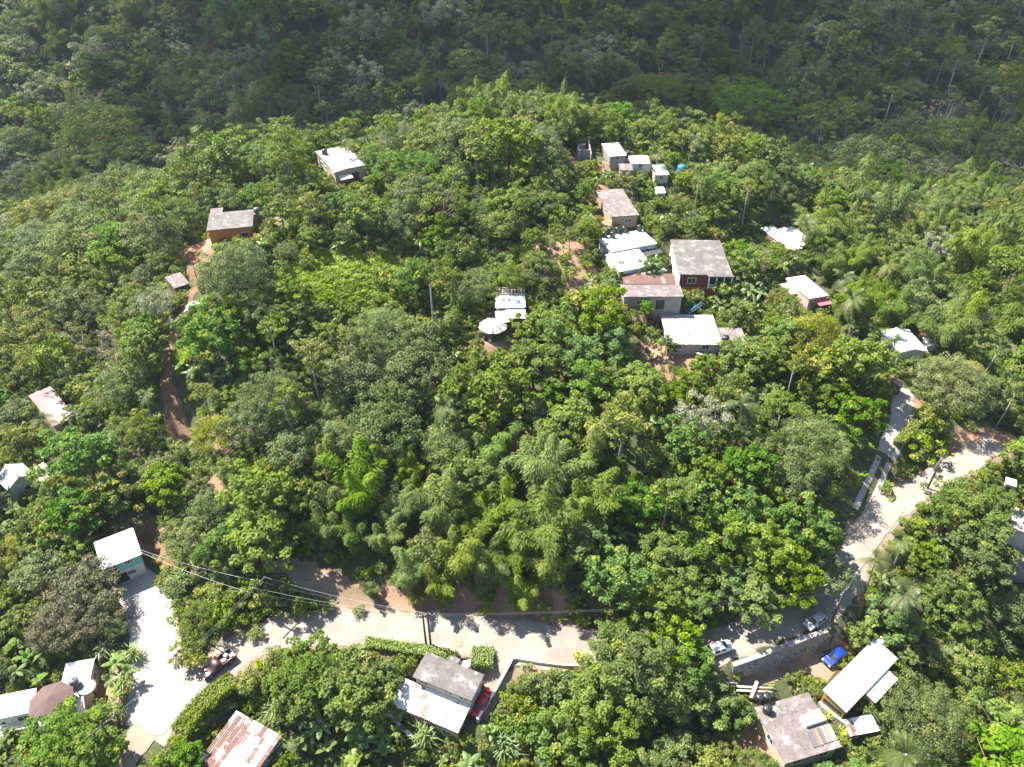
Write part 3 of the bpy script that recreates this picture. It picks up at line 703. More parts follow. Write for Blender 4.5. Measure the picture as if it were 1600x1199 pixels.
def ribbon(name, key, mat, label, dz=.07, off=0.0, wscale=1.0, edge_noise=.35, t0=0.0, t1=1.0):
    Q, w = LINES[key]; m = len(Q); sl = slice(int(t0 * m), max(int(t1 * m), 3)); Q = Q[sl]; w = w[sl] * wscale; m = len(Q)
    T = np.gradient(Q[:, :2], axis=0); T /= np.linalg.norm(T, axis=1, keepdims=True) + 1e-9; S = np.stack([T[:, 1], -T[:, 0]], 1)
    nc = 9; V = []; ac = []
    ph = rng.uniform(0, 9, 4)
    for c in range(nc):
        f = c / (nc - 1) * 2 - 1
        s_ = np.arange(m) * .8
        en = edge_noise * abs(f) ** 6 * np.sign(f) * (np.sin(s_ * .9 + ph[0] + f) + .7 * np.sin(s_ * 2.3 + ph[1] - f) + .5 * np.sin(s_ * .37 + ph[2])) * .5
        p = Q[:, :2] + S * (off + f * w / 2 + en)[:, None]
        zz = hgt(p[:, 0], p[:, 1])
        V.append(np.stack([p[:, 0], p[:, 1], zz + dz], 1)); ac.append(np.full(m, (f + 1) / 2))
    V = np.stack(V, 1).reshape(-1, 3); ac = np.stack(ac, 1).ravel()
    q = np.arange(m * nc).reshape(m, nc)
    Fc = np.stack([q[:-1, :-1].ravel(), q[1:, :-1].ravel(), q[1:, 1:].ravel(), q[:-1, 1:].ravel()], 1)
    me = fast_mesh(name, V, Fc, mat, None, True)
    a = me.attributes.new('across', 'FLOAT', 'POINT'); a.data.foreach_set('value', ac.astype(np.float32))
    o = link(name, me); tag(o, label, None, None, 'structure'); return o
ribbon('road_shoulder', 'road', M_DIRT2, 'dusty brown shoulder and cut bank foot along the road', .045, .7, 1.38, 1.1)
ribbon('road', 'road', M_ROAD, 'pale worn road curving below and around the hill', .10, 0, 1, .5)
ribbon('concrete_driveway', 'concrete_drive', M_DRIVE, 'wide white concrete drive from the teal house to the junction', .14, 0, 1, .25)
ribbon('lane', 'lane', M_LANE, 'narrow sandy lane leaving the junction', .12, 0, 1, .5)
ribbon('steep_driveway', 'driveway', M_DRIVE, 'upper slab of the steep white concrete drive', .10, 0, 1, .2, .42, 1.0)
ribbon('wheel_strip', 'driveway', M_DRIVE, 'outer concrete wheel strip of the steep drive', .10, -.95, .28, .08, 0, .43)
ribbon('wheel_strip', 'driveway', M_DRIVE, 'inner concrete wheel strip of the steep drive', .10, .95, .28, .08, 0, .43)
ribbon('dirt_path', 'path', M_DIRT, 'red dirt footpath climbing to the orange house', .08, 0, 1, .6)
ribbon('dirt_track', 'dirt_track', M_DIRT2, 'brown dirt track cut into the bank above the road', .08, 0, 1, .8)
ribbon('house_driveway', 'car_drive', M_LANE, 'sandy concrete driveway beside the grey slab house', .09, 0, 1, .1)
ribbon('garden_path', 'yard_path', M_DIRT, 'narrow orange earth path beside the teal house', .08, 0, 1, .3)
def sheet(name, px, mat, label, dz=.08, z=None):
    """a ground sheet inside a closed outline, following the terrain"""
    P = np.array([(at(u, v) if z is None else at_z(u, v, z))[:2] for u, v in px])
    lo, hi = P.min(0), P.max(0); s = .3
    X, Y = np.meshgrid(np.arange(lo[0], hi[0] + s, s), np.arange(lo[1], hi[1] + s, s))
    Xc, Yc = X[:-1, :-1] + s / 2, Y[:-1, :-1] + s / 2
    jit = .35 * np.sin(Xc * 1.3) * np.sin(Yc * 1.7)
    k = in_poly(Xc + jit, Yc + jit, P); idx = np.arange(X.size).reshape(X.shape)
    Fc = np.stack([idx[:-1, :-1][k], idx[:-1, 1:][k], idx[1:, 1:][k], idx[1:, :-1][k]], 1)
    V = np.stack([X.ravel(), Y.ravel(), hgt(X, Y).ravel() + dz], 1)
    u_, inv = np.unique(Fc, return_inverse=True)
    me = fast_mesh(name, V[u_], inv.reshape(-1, 4), mat, None, True)
    o = link(name, me); tag(o, label, None, None, 'structure'); return P
JUNC = sheet('junction', [(212,1048),(290,1072),(322,1068),(292,1108),(256,1150),(222,1146),(206,1110)], M_DRIVE, 'white worn concrete of the road junction', .17)
YARDP = sheet('yard', [(1150,1060),(1200,1048),(1294,1014),(1318,968),(1336,958),(1350,978),(1332,1012),(1296,1062),(1282,1075),(1262,1052),(1200,1068),(1150,1076)], M_LANE, 'sandy yard below the retaining wall', .09)
MANHOLE = at(717, 1006)
mb = MB(); mb.lathe([(.62, 0), (.62, .05), (.55, .06)], 20)
o = mb.build('manhole_cover', plain('rust_iron', (.33, .19, .12), .8)); o.location = (MANHOLE[0], MANHOLE[1], MANHOLE[2] + .10); tag(o, 'round rusty manhole cover in the pale road near the clipped hedge', 'manhole cover')

# ------------------------------------------------------------------ buildings
def sidef(side, L, W):
    if side == 'front': return lambda a, d, z: (a, -W / 2 - d, z)
    if side == 'back': return lambda a, d, z: (-a, W / 2 + d, z)
    if side == 'right': return lambda a, d, z: (L / 2 + d, a, z)
    return lambda a, d, z: (-L / 2 - d, -a, z)
def fbox(b, fn, a0, a1, d0, d1, z0, z1, m=0):
    P = [fn(a, d, z) for z in (z0, z1) for a, d in ((a0, d0), (a1, d0), (a1, d1), (a0, d1))]
    b.add(P, [(3,2,1,0),(4,5,6,7),(0,1,5,4),(1,2,6,5),(2,3,7,6),(3,0,4,7)], m)
def corrug(b, x0, x1, y0, y1, z00, z01, th=.05, pitch=.3, amp=.022, m=0):
    """corrugated sheet; z00 at y0, z01 at y1"""
    n = max(8, int((x1 - x0) / pitch * 4)); vs = []
    for j, (y, z) in enumerate(((y0, z00), (y1, z01))):
        for i in range(n + 1):
            x = x0 + (x1 - x0) * i / n; vs.append((x, y, z + amp * math.sin(i * math.pi / 2)))
    k = n + 1
    b.add(vs, [(i, i + 1, k + i + 1, k + i) for i in range(n)], m)
    zz = lambda y: z00 + (z01 - z00) * (y - y0) / (y1 - y0)
    b.add([(x0, y0, z00 - th - .03), (x1, y0, z00 - th - .03), (x1, y1, z01 - th - .03), (x0, y1, z01 - th - .03), (x0, y0, z00 - .03), (x1, y0, z00 - .03), (x1, y1, z01 - .03), (x0, y1, z01 - .03)],
          [(0,1,2,3),(0,1,5,4),(1,2,6,5),(2,3,7,6),(3,0,4,7)], m)
def window(root, fn, a, z, w, h, frame=None, bars=2, label=None):
    b = MB(); t = .07
    for a0, a1, z0, z1 in ((a-w/2, a+w/2, z, z+t), (a-w/2, a+w/2, z+h-t, z+h), (a-w/2, a-w/2+t, z+t, z+h-t), (a+w/2-t, a+w/2, z+t, z+h-t)): fbox(b, fn, a0, a1, .0, .07, z0, z1)
    for i in range(1, bars): q = a - w/2 + w * i / bars; fbox(b, fn, q - .025, q + .025, .02, .06, z + t, z + h - t)
    f = b.build('window', frame or M_WHITE, root)
    p = MB(); fbox(p, fn, a-w/2+t*.5, a+w/2-t*.5, -.02, .03, z+t*.5, z+h-t*.5); p.build('pane', M_GLASS, f)
def door(root, fn, a, w, h, mat=None, z=0):
    b = MB(); fbox(b, fn, a-w/2, a+w/2, -.02, .06, z, z+h); o = b.build('door', mat or M_DARK, root)
    k = MB(); fbox(k, fn, a+w/2-.16, a+w/2-.1, .06, .11, z+1, z+1.1); k.build('handle', M_IRON, o)
def house(key, name, label, wall, roofm, roof='slab', ov=.35, wins=(), doors=(), cat='house', slope=.5, parapet=False, down=3.0, wallh=None):
    f = HOUSES[key]; h = f.h
    root = thing(name, label, cat, (f.c[0], f.c[1], f.zp), f.a); root['_k'] = key; del root['_k']
    L, W = f.L - 2 * ov, f.W - 2 * ov
    b = MB(); top = h - (.22 if roof == 'slab' else .12)
    if roof == 'slab': b.box(-L/2, L/2, -W/2, W/2, -down, top)
    elif roof == 'gable':
        g = slope; zt = h - .1
        b.add([(-L/2,-W/2,-down),(L/2,-W/2,-down),(L/2,W/2,-down),(-L/2,W/2,-down),(-L/2,-W/2,zt),(L/2,-W/2,zt),(L/2,W/2,zt),(-L/2,W/2,zt),(0,-W/2,zt+g*.93),(0,W/2,zt+g*.93)],
              [(3,2,1,0),(0,1,5,8,4),(2,3,7,9,6),(1,2,6,5),(3,0,4,7)])
    else:
        za, zb = (h - .12 - slope, h - .12) if roof == 'mono' else (h - .12, h - .12 - slope)
        b.add([(-L/2,-W/2,-down),(L/2,-W/2,-down),(L/2,W/2,-down),(-L/2,W/2,-down),(-L/2,-W/2,za),(L/2,-W/2,za),(L/2,W/2,zb),(-L/2,W/2,zb)],
              [(3,2,1,0),(4,5,6,7),(0,1,5,4),(1,2,6,5),(2,3,7,6),(3,0,4,7)])
    b.build('wall', wall, root)
    r = MB(); FL, FW = f.L, f.W
    if roof == 'slab':
        r.box(-FL/2, FL/2, -FW/2, FW/2, h - .2, h, 0, .03)
        if parapet:
            for x0,x1,y0,y1 in ((-FL/2,FL/2,-FW/2,-FW/2+.15),(-FL/2,FL/2,FW/2-.15,FW/2),(-FL/2,-FL/2+.15,-FW/2+.15,FW/2-.15),(FL/2-.15,FL/2,-FW/2+.15,FW/2-.15)): r.box(x0,x1,y0,y1,h+.002,h+.3)
    elif roof == 'gable':
        # ridge runs along y: two sheets sloping in x (waves along y)
        for s in (-1, 1):
            q = MB(); corrug(q, -FW/2, FW/2, 0, FL/2 + .05, h + slope, h, .05)
            r.add([(s * y, (x if s > 0 else -x), z) for x, y, z in q.v], q.f)
        r.tube([(0, -FW/2, h + slope + .03), (0, FW/2, h + slope + .03)], .1, 6)
    elif roof == 'mono': corrug(r, -FL/2, FL/2, -FW/2, FW/2, h - slope, h)
    elif roof == 'monoback': corrug(r, -FL/2, FL/2, -FW/2, FW/2, h, h - slope)
    r.build('roof', roofm, root)
    for side, a, z, w, hh, *rest in wins: window(root, sidef(side, L, W), a, z, w, hh, *(rest or ()))
    for side, a, w, hh, *rest in doors: door(root, sidef(side, L, W), a, w, hh, *(rest or ()))
    root_info[key] = (root, L, W, h)
    return root, L, W, h
root_info = {}
def tank(p, r, h, label, mat=None, group='black rooftop water tanks'):
    t = thing('water_tank', label, 'water tank', p, rng.uniform(0, 6), group)
    b = MB(); pr = []
    for i in range(6):
        z = h * .84 * i / 6; pr += [(r * .97, z), (r, z + h * .03), (r, z + h * .1), (r * .97, z + h * .135)]
    pr += [(r * .9, h * .88), (r * .55, h * .95), (r * .34, h * .96)]
    b.lathe(pr, 20); b.build('tank_body', mat or M_TANK, t)
    l = MB(); l.lathe([(r * .36, h * .955), (r * .36, h), (r * .2, h * 1.03)], 16); l.build('lid', mat or M_TANK, t)
    return t
def local(key, x, y, z):
    f = HOUSES[key]; ca, sa = math.cos(f.a), math.sin(f.a)
    return (f.c[0] + ca * x - sa * y, f.c[1] + sa * x + ca * y, f.zp + z)
def roofpt(key, u, v, dz=0.0):
    f = HOUSES[key]; p = at_z(u, v, f.zr); return (p[0], p[1], f.zr + dz)
def toloc(key, u, v, z):
    f = HOUSES[key]; p = at_z(u, v, f.zp + z); ca, sa = math.cos(f.a), math.sin(f.a); dx, dy = p[0] - f.c[0], p[1] - f.c[1]
    return ca * dx + sa * dy, -sa * dx + ca * dy
def rail(b, p0, p1, h, posts, r=.05):
    p0, p1 = Vector(p0), Vector(p1)
    for i in range(posts + 1):
        q = p0.lerp(p1, i / posts); b.box(q.x - r, q.x + r, q.y - r, q.y + r, q.z, q.z + h)
    b.tube([p0 + Vector((0, 0, h)), p1 + Vector((0, 0, h))], r * 1.4, 6); b.tube([p0 + Vector((0, 0, h * .12)), p1 + Vector((0, 0, h * .12))], r, 5)

W_CREAM = stained('cream_wall', (.52, .43, .33), (.38, .30, .22), None, .5, .8)
W_TAN = stained('tan_wall', (.46, .33, .22), (.34, .23, .15), None, .4, .7)
W_ORANGE = stained('orange_wall', (.52, .19, .05), (.40, .13, .035), None, .4, .8)
W_YELLOW = stained('yellow_wall', (.55, .34, .08), (.42, .25, .06), None, .4, .8)
W_TEAL = plain('teal_wall', (.13, .45, .42), .7, var=.08)
W_WHITE = stained('white_wall', (.66, .64, .60), (.48, .45, .41), None, .4, .8)
W_GREY = stained('block_wall', (.32, .30, .28), (.20, .185, .17), None, .6, .9)
W_PINK = plain('pink_wall', (.52, .36, .33), .75, var=.12)
W_MAROON = plain('maroon_wall', (.15, .035, .03), .7, var=.2)
W_GREEN = plain('pale_green_wall', (.42, .48, .42), .75, var=.1)
W_BROWN = stained('brown_board', (.19, .12, .085), (.10, .065, .05), None, .5, 1.2)

# grey slab house by the road, with the white zinc wing
r, L, W, h = house('slab_road', 'slab_house', 'grey flat-slab house with a white zinc wing beside the red car', W_CREAM, M_CONC, wins=[('front', -3, 2.9, 1.4, .6), ('front', .8, 2.9, 1.5, .6), ('front', 3.2, 2.9, 1.3, .6), ('right', 0, 1.4, 1.2, 1.1), ('right', -2, 1.4, 1, 1.1)], doors=[('right', 2, .9, 2.1)])
q = [toloc('slab_road', u, v, z) for (u, v), z in zip([(630,1050),(735,1103),(714,1148),(612,1098)], (2.3, 2.3, 1.6, 1.6))]
b = MB(); xs = [p[0] for p in q]; ys = [p[1] for p in q]; x0, x1, y0 = (xs[0] + xs[3]) / 2, (xs[1] + xs[2]) / 2, (ys[2] + ys[3]) / 2
y1 = -W / 2 - .02
corrug(b, x0, x1, y0, y1, 1.55, 2.3); b.build('zinc_roof', M_ZWR, r)['label'] = 'white zinc lean-to roof with rust spots'
b = MB(); b.add([(x0+.3,y0+.3,-5),(x1-.3,y0+.3,-5),(x1-.3,y1,-5),(x0+.3,y1,-5),(x0+.3,y0+.3,1.45),(x1-.3,y0+.3,1.45),(x1-.3,y1,2.1),(x0+.3,y1,2.1)], [(0,1,5,4),(1,2,6,5),(3,0,4,7),(4,5,6,7)]); b.build('wing_wall', W_TAN, r)
fnw = lambda a, d, z: (a, y0 + .3 - d, z)
for a_ in (-4, -1, 2.2): window(r, fnw, a_, -.9, 1.3, 1.1)
xa, ya = toloc('slab_road', 703, 1030, 4.2)
b = MB(); b.box(-1.2, .4, W/2 + .36, W/2 + 1.2, h - .22, h - .03); b.build('porch_roof', M_CONC, r)
tp = at_z(632, 1046, -3.2); tank((tp[0], tp[1], -1.6), .72, 1.7, 'dark ribbed water tank on the terrace corner of the grey slab house')
b = MB(); b.box(-1.6, 1.6, -1.2, 1.2, -2.5, 0); o = b.build('tank_plinth', W_GREY, None); o.location = (tp[0], tp[1], -1.6); o.rotation_euler.z = HOUSES['slab_road'].a; tag(o, 'low block plinth carrying the dark ribbed tank by the slab house', 'plinth')
b = MB(); p0 = at_z(612, 1045, -3); b.box(-2.2, 1.6, -2.4, 2.0, -1.4, .12); o = b.build('red_terrace', plain('red_oxide', (.25, .115, .10), .8, var=.3), None); o.location = (p0[0], p0[1], -3); o.rotation_euler.z = HOUSES['slab_road'].a; tag(o, 'dull red terrace floor between the leafy tree and the zinc wing', 'terrace')
# white curved retaining wall below the house
def wall_run(name, label, cat, pts, h, th, mat, cap=None, down=1.2, group=None):
    """a low wall along ground points"""
    P = [Vector(p) for p in pts]; b = MB(); k = len(P)
    L_, R__ = [], []
    for i, p in enumerate(P):
        tv = (P[min(i+1, k-1)] - P[max(i-1, 0)]); tv.z = 0; tv.normalize(); s = Vector((-tv.y, tv.x, 0)) * th / 2
        L_.append(p + s); R__.append(p - s)
    vs = []
    for i in range(k): vs += [L_[i] - Vector((0,0,down)), R__[i] - Vector((0,0,down)), R__[i] + Vector((0,0,h)), L_[i] + Vector((0,0,h))]
    fs = [(0,1,2,3), tuple(4*(k-1)+j for j in (3,2,1,0))]
    for i in range(k-1):
        for j in range(4): fs.append((4*i+j, 4*(i+1)+j, 4*(i+1)+(j+1) % 4, 4*i+(j+1) % 4))
    c = P[0]; b.add([v - c for v in vs], fs); o = b.build(name, mat); o.location = c; tag(o, label, cat, group)
    if cap:
        b = MB(); vs = []
        for i in range(k):
            s = (L_[i] - R__[i]).normalized() * .06
            for q, zz in ((L_[i] + s, h + .003), (R__[i] - s, h + .003), (R__[i] - s, h + .12), (L_[i] + s, h + .12)): vs.append(q - c + Vector((0,0,zz)))
        b.add(vs, fs); b.build('coping', cap, o)
    return o
def gp(px, dz=0): return [tuple(at(u, v) + np.array([0, 0, dz])) for u, v in px]
wall_run('retaining_wall', 'low white curved retaining wall below the zinc wing of the slab house', 'wall', gp([(604,1112),(614,1128),(632,1146),(650,1158),(668,1166)]), 1.1, .5, M_WHITE)
wall_run('boundary_wall', 'cream boundary wall along the sandy driveway of the red car', 'wall', gp([(803,1030),(790,1055),(772,1088),(758,1112),(746,1130)]), 1.0, .22, M_CREAM, M_WHITE)
wall_run('roadside_wall', 'low cream kerb wall along the road above the bushes', 'wall', gp([(806,1032),(840,1038),(880,1043),(905,1044)]), .7, .22, M_CREAM)
b = MB(); p0 = at(728, 1034); b.box(-.9, .9, -2.2, 2.2, -2.5, .05); o = b.build('footbridge', M_WHITE); o.location = (p0[0], p0[1], float(p0[2]) + .1); o.rotation_euler.z = HOUSES['slab_road'].a - .2; tag(o, 'short white concrete walkway between the two clipped hedges', 'walkway')

# long white-roofed house
r, L, W, h = house('long_white', 'zinc_house', 'long yellow house with a pale grey-white zinc roof beside the blue car', W_YELLOW, M_ZGREY, 'mono', .3, [('left', 0, 1.0, 2.8, .8, M_IRON, 6)], [('front', -1.5, 1, 2)], slope=.55)
q = [toloc('long_white', u, v, 2.4) for u, v in [(1353,1083),(1389,1048),(1404,1061),(1367,1098)]]
x0, x1 = (q[0][0] + q[3][0]) / 2, (q[1][0] + q[2][0]) / 2; y0, y1 = (q[2][1] + q[3][1]) / 2, -W/2 - .33
b = MB(); corrug(b, x0, x1, y0, y1, 2.2, 2.5); b.build('wing_roof', M_ZW, r)
b = MB(); b.box(x0+.2, x1-.2, y0+.2, y1+.3, -3, 2.05); b.build('wing_wall', W_YELLOW, r)
b = MB(); b.box(L/2 + .35, L/2 + 2.2, -W/2 + 2.5, W/2 + .1, -1, 2.4, 0, .04); b.build('end_room', M_CREAM, r)
house('shed_rust', 'garden_shed', 'small shed roofed in white and rusty zinc below the yellow house', W_BROWN, M_ZWR, 'mono', .15, [], [('front', 0, .8, 1.7)], cat='shed', slope=.3)
# slab house with block stacks
r, L, W, h = house('slab_blocks', 'slab_house', 'pinkish flat-roofed house with blocks and a white box on its roof', W_CREAM, M_CONC_P, 'slab', .4, [('front', -2, 1.4, 1.4, 1.1), ('front', 2, 1.4, 1.4, 1.1), ('left', 0, 1.4, 1.4, 1.1)], down=4)
b = MB(); pts = [toloc('slab_blocks', u, v, h) for u, v in [(1249,1123),(1278,1110.5),(1289,1128),(1259,1138)]]
b.prism(pts[::-1], h + .005, h + .6); b.build('roof_box', M_WHITE, r)
for i in range(7):
    u, v = 1268 + i * 5.3, 1156 - i * 1.9
    p = roofpt('slab_blocks', u, v, .012); b = MB()
    for k in range(8): b.box(-.17, .17, -1.1 + k * .28, -.86 + k * .28, 0, .18)
    o = b.build('block_stack', plain('block_%d' % i, [(.12,.12,.13),(.15,.14,.14),(.42,.2,.13),(.13,.13,.14),(.33,.3,.29),(.4,.3,.18),(.55,.48,.36)][i], .85)); o.location = p; o.rotation_euler.z = HOUSES['slab_blocks'].a - .12
    tag(o, ['dark row of blocks nearest the white roof box', 'second dark row of blocks on the slab roof', 'reddish row of blocks on the slab roof', 'dark row of blocks beside the reddish row', 'pale grey row of blocks on the slab roof', 'tan row of blocks on the slab roof', 'cream row of blocks nearest the roof edge'][i], 'blocks', 'rows of building blocks on the slab roof')
for u, v, s in ((1186,1094,'by the pale beams'), (1197,1093,'in the middle of three'), (1198,1112,'standing alone on the roof corner')):
    tank(roofpt('slab_blocks', u, v, .01), .62, 1.25, 'black water tank on the pinkish slab roof ' + s)
def beam(pts, r, name, label, mat, cat='beam', group=None):
    b = MB(); c = Vector(pts[0]); b.tube([Vector(p) - c for p in pts], r, 6); o = b.build(name, mat); o.location = c; tag(o, label, cat, group)
z_ = -2.6
beam([at_z(1150,1073,z_), at_z(1208,1076,z_)], .16, 'fence_rail', 'upper cream beam above the black tanks of the slab house', M_CREAM)
beam([at_z(1150,1079,z_), at_z(1207,1082,z_)], .16, 'fence_rail', 'lower cream beam above the black tanks of the slab house', M_CREAM)
beam([at_z(1174,1091,-2.4), at_z(1183,1066,-2.2)], .3, 'gate_post', 'thick cream pillar lying across the two beams', M_CREAM, 'pillar')
wall_run('boundary_wall', 'cream wall running downhill beside the pinkish slab house', 'wall', gp([(1180,1128),(1192,1150),(1206,1176),(1218,1199)]), .8, .3, M_CREAM)
wall_run('boundary_wall', 'low pale wall between the yellow house and the slab house', 'wall', gp([(1278,1100),(1298,1118),(1318,1132)]), .6, .5, M_CONC_W)
# retaining wall: stone face, white coping
f0 = [np.array([x, y, float(hgt(x, y + 1.5))]) for x, y in WALL]
b = MB(); vs = []; k = len(WALL); SW = np.array([.35, -.94, 0]) * .0
for i in range(k):
    x, y = WALL[i]; tv = WALL[min(i+1, k-1)] - WALL[max(i-1, 0)]; tv /= np.linalg.norm(tv); n_ = np.array([tv[1], -tv[0]])
    zt = max(.35, float(hgt(*(WALL[i] - n_ * 1.6))) + .55)
    for d, z in ((1.15, -5.0), (.25, zt), (-.25, zt), (-1.6, -6.0)): vs.append((x + n_[0] * d, y + n_[1] * d, z))
fs = [(3,2,1,0), tuple(4*(k-1)+j for j in range(4))] + [(4*i+j, 4*i+(j+1) % 4, 4*(i+1)+(j+1) % 4, 4*(i+1)+j) for i in range(k-1) for j in range(4)]
M_STONE, t, bb = nt('rubble_stone'); oc = objco(t); vo = N(t, 'TexVoronoi'); vo.inputs['Scale'].default_value = 2.2; t.links.new(oc, vo.inputs['Vector'])
vd = N(t, 'TexVoronoi'); vd.feature = 'DISTANCE_TO_EDGE'; vd.inputs['Scale'].default_value = 2.2; t.links.new(oc, vd.inputs['Vector'])
st = mixc(t, vo.outputs['Color'], (.085, .08, .075), (.21, .195, .18)); t.links.new(mixc(t, ramp(t, vd.outputs['Distance'], [(.0, 0.0), (.1, 1.0)]), (.33, .30, .27), st), bb.inputs['Base Color']); bb.inputs['Roughness'].default_value = .9
bump(t, bb, vd.outputs['Distance'], .8, .15)
b.add(vs, fs); RW = b.build('retaining_wall', M_STONE); tag(RW, 'tall dark rubble-stone retaining wall holding up the road above the blue car', 'wall')
b = MB(); vs = []
for i in range(k):
    tv = WALL[min(i+1, k-1)] - WALL[max(i-1, 0)]; tv /= np.linalg.norm(tv); n_ = np.array([tv[1], -tv[0]])
    zt = max(.35, float(hgt(*(WALL[i] - n_ * 1.6))) + .55)
    for d, z in ((.36, zt + .003), (.36, zt + .14), (-.36, zt + .14), (-.36, zt + .003)): vs.append((WALL[i][0] + n_[0] * d, WALL[i][1] + n_[1] * d, z))
b.add(vs, fs); b.build('coping', M_CONC_W, RW)
for u0, v0, u1, v1, lb in ((1095,1070,1150,1073,'white rail mostly under the large leafy tree by the wall'), (1146,1040,1154,1068,'short white handrail at the end of the stone wall')):
    p0, p1 = at(u0, v0), at(u1, v1); b = MB(); d = Vector(p1 - p0); rail(b, (0,0,0), d, .9, 6, .06); o = b.build('handrail', M_WHITE); o.location = p0; tag(o, lb, 'railing')

# corner houses
r, L, W, h = house('terrace', 'white_house', 'small white flat-roofed house with a grey tank beside the concrete drive', W_WHITE, M_WHITE, 'slab', .2, [('right', 0, 1.2, 1, 1), ('front', -.5, 1.0, 1, 1)])
tank(roofpt('terrace', 118, 1070, .01), .62, 1.5, 'weathered grey water tank on the small white roof', M_TANKG, 'grey rooftop water tanks')
tank(local('terrace', -L/2 - 1.0, -W/2 + .4, .4), .6, 1.5, 'dull grey water tank at the foot of the small white house', M_TANKG, 'grey rooftop water tanks')
b = MB(); pp = roofpt('terrace', 136, 1074, .0); b.lathe([(1.15, -.25), (1.2, 0.0), (1.1, .04)], 24); o = b.build('roof_pad', M_CONC_W, None); o.location = (pp[0], pp[1], pp[2] - .02); tag(o, 'round pale roof pad on the corner of the small white house', 'roof pad')
# terrace deck with balustrade in front
pt = [at_z(u, v, -.6)[:2] for u, v in [(60,1090),(131,1076),(137,1124),(60,1136)]]
c0 = np.mean(pt, 0); root = thing('terrace_deck', 'white roof terrace with red and white balustrades under the brown canopy', 'terrace', (c0[0], c0[1], -.6), 0)
b = MB(); b.prism([(p[0]-c0[0], p[1]-c0[1]) for p in pt][::-1], -3.5, -.02); b.build('floor_slab', M_WHITE, root)
for (i, j, n_) in ((0, 1, 16), (1, 2, 12)):
    b = MB(); a_, b2 = np.array(pt[i]) - c0, np.array(pt[j]) - c0; rail(b, (a_[0], a_[1], 0), (b2[0], b2[1], 0), .9, n_, .07); b.build('balustrade', plain('red_white_rail', (.55, .40, .38), .6, var=.4, scale=9), root)
b = MB(); q0, q1 = np.array(pt[1]) - c0, np.array(pt[2]) - c0
b.box(q0[0] + .25, q0[0] + .9, min(q0[1], q1[1]), max(q0[1], q1[1]), -3, .55, 0, .04); b.build('parapet', M_WHITE, root)
pc = at_z(79, 1094, 1.6); root = thing('canopy', 'brown eight-sided canopy on the roof terrace', 'canopy', (pc[0], pc[1], -.6))
b = MB(); b.lathe([(2.9, 1.9), (2.95, 2.0), (.1, 3.0)], 8, (0, 0), 0, False); b.build('canopy_top', plain('brown_cloth', (.105, .062, .055), .8), root)
b = MB(); b.tube([(0, 0, 0), (0, 0, 2.9)], .07, 8); b.build('pole', M_IRON, root)
b = MB(); pb = at_z(111, 1090, -.6); b.lathe([(.25, 0), (.3, .3), (.28, .85), (.2, .9)], 14); o = b.build('barrel', plain('blue_plastic', (.03, .08, .22), .4)); o.location = pb; tag(o, 'blue barrel on the white roof terrace', 'barrel')
r, L, W, h = house('white_lower', 'white_house', 'white zinc-roofed house with stepped balconies at the photo corner', W_WHITE, M_ZW, 'mono', .25, [('front', 1, 1.2, 1.6, 1.1), ('front', -2, 1.2, 1.6, 1.1)], down=5)
for k_, (u, v, zz) in enumerate(((22, 1136, -2.4), (18, 1160, -4.0), (14, 1186, -5.5))):
    p = at_z(u, v, zz); b = MB(); b.box(-5, 4.2, -1.2, 1.2, -3, 0); o = b.build('balcony', M_WHITE); o.location = p; o.rotation_euler.z = HOUSES['white_lower'].a
    tag(o, ['upper white balcony below the white zinc roof', 'middle white balcony with balustrade at the photo corner', 'lowest white balcony at the photo corner'][k_], 'balcony', None)
    b = MB(); rail(b, (-5, -1.1, .003), (4.2, -1.1, .003), .85, 22, .06); b.build('balustrade', M_WHITE, o)
# patchwork roof
r, L, W, h = house('patchwork', 'zinc_house', 'grey house under a large patchwork roof of white and rusty zinc', W_GREY, M_ZPATCH, 'mono', .3, [('right', 1.5, 1.2, 1.2, 1), ('right', -1.5, 1.2, 1.2, 1)], slope=.7)
b = MB(); x_, y_ = toloc('patchwork', 376, 1194, h); f = HOUSES['patchwork']; zz = h - .7 + .7 * (y_ + f.W/2) / f.W + .05
b.box(x_ - .9, x_ + .9, y_ - .6, y_ + .6, zz, zz + .04); b.build('turquoise_sheet', plain('turquoise', (.10, .62, .58), .5), r)
for u, v, lb in ((396,1110,'dark water tank behind the patchwork roof'), (429,1106,'grey water tank under the banana leaves by the patchwork roof')):
    p = at(u, v); tank(tuple(p), .6, 1.3, lb, M_TANKG if u > 400 else M_TANK, 'tanks behind the patchwork roof')
# teal house
r, L, W, h = house('teal', 'teal_house', 'two-storey teal house with a bright white zinc roof at the end of the drive', W_WHITE, M_ZW, 'mono', .35, [('front', .6, 3.4, 1.1, .8, M_WHITE, 3), ('front', .6, .9, 1.3, 1.0, M_WHITE, 4)], [('front', -2.6, 2.2, 2.1), ('front', -.7, 1.4, 1.9)], slope=.7)
b = MB(); b.box(-L*.18, L/2 + .04, -W/2 - .04, -W/2 + .35, 2.45, h - .84); b.box(L/2 - .5, L/2 + .05, -W/2 + .35, W/2, 2.45, h - .85); b.build('upper_wall', W_TEAL, r)
fn = sidef('front', L, W)
window(r, lambda a, d, z: fn(a, d + .045, z), .8, 3.3, 1.2, .85, M_WHITE, 3)
b = MB(); b.box(-L/2, -L*.18 - .02, -W/2 - 1.0, -W/2 - .01, 2.25, 2.4); b.build('balcony_floor', M_WHITE, r)
b = MB(); b.box(-L/2 + .1, -L*.18 - .06, -W/2 - .03, -W/2 + .02, 2.45, h - .95); b.build('balcony_shade_panel', M_DARK, r)  # flat near-black panel; the shade behind the balcony is put into its colour
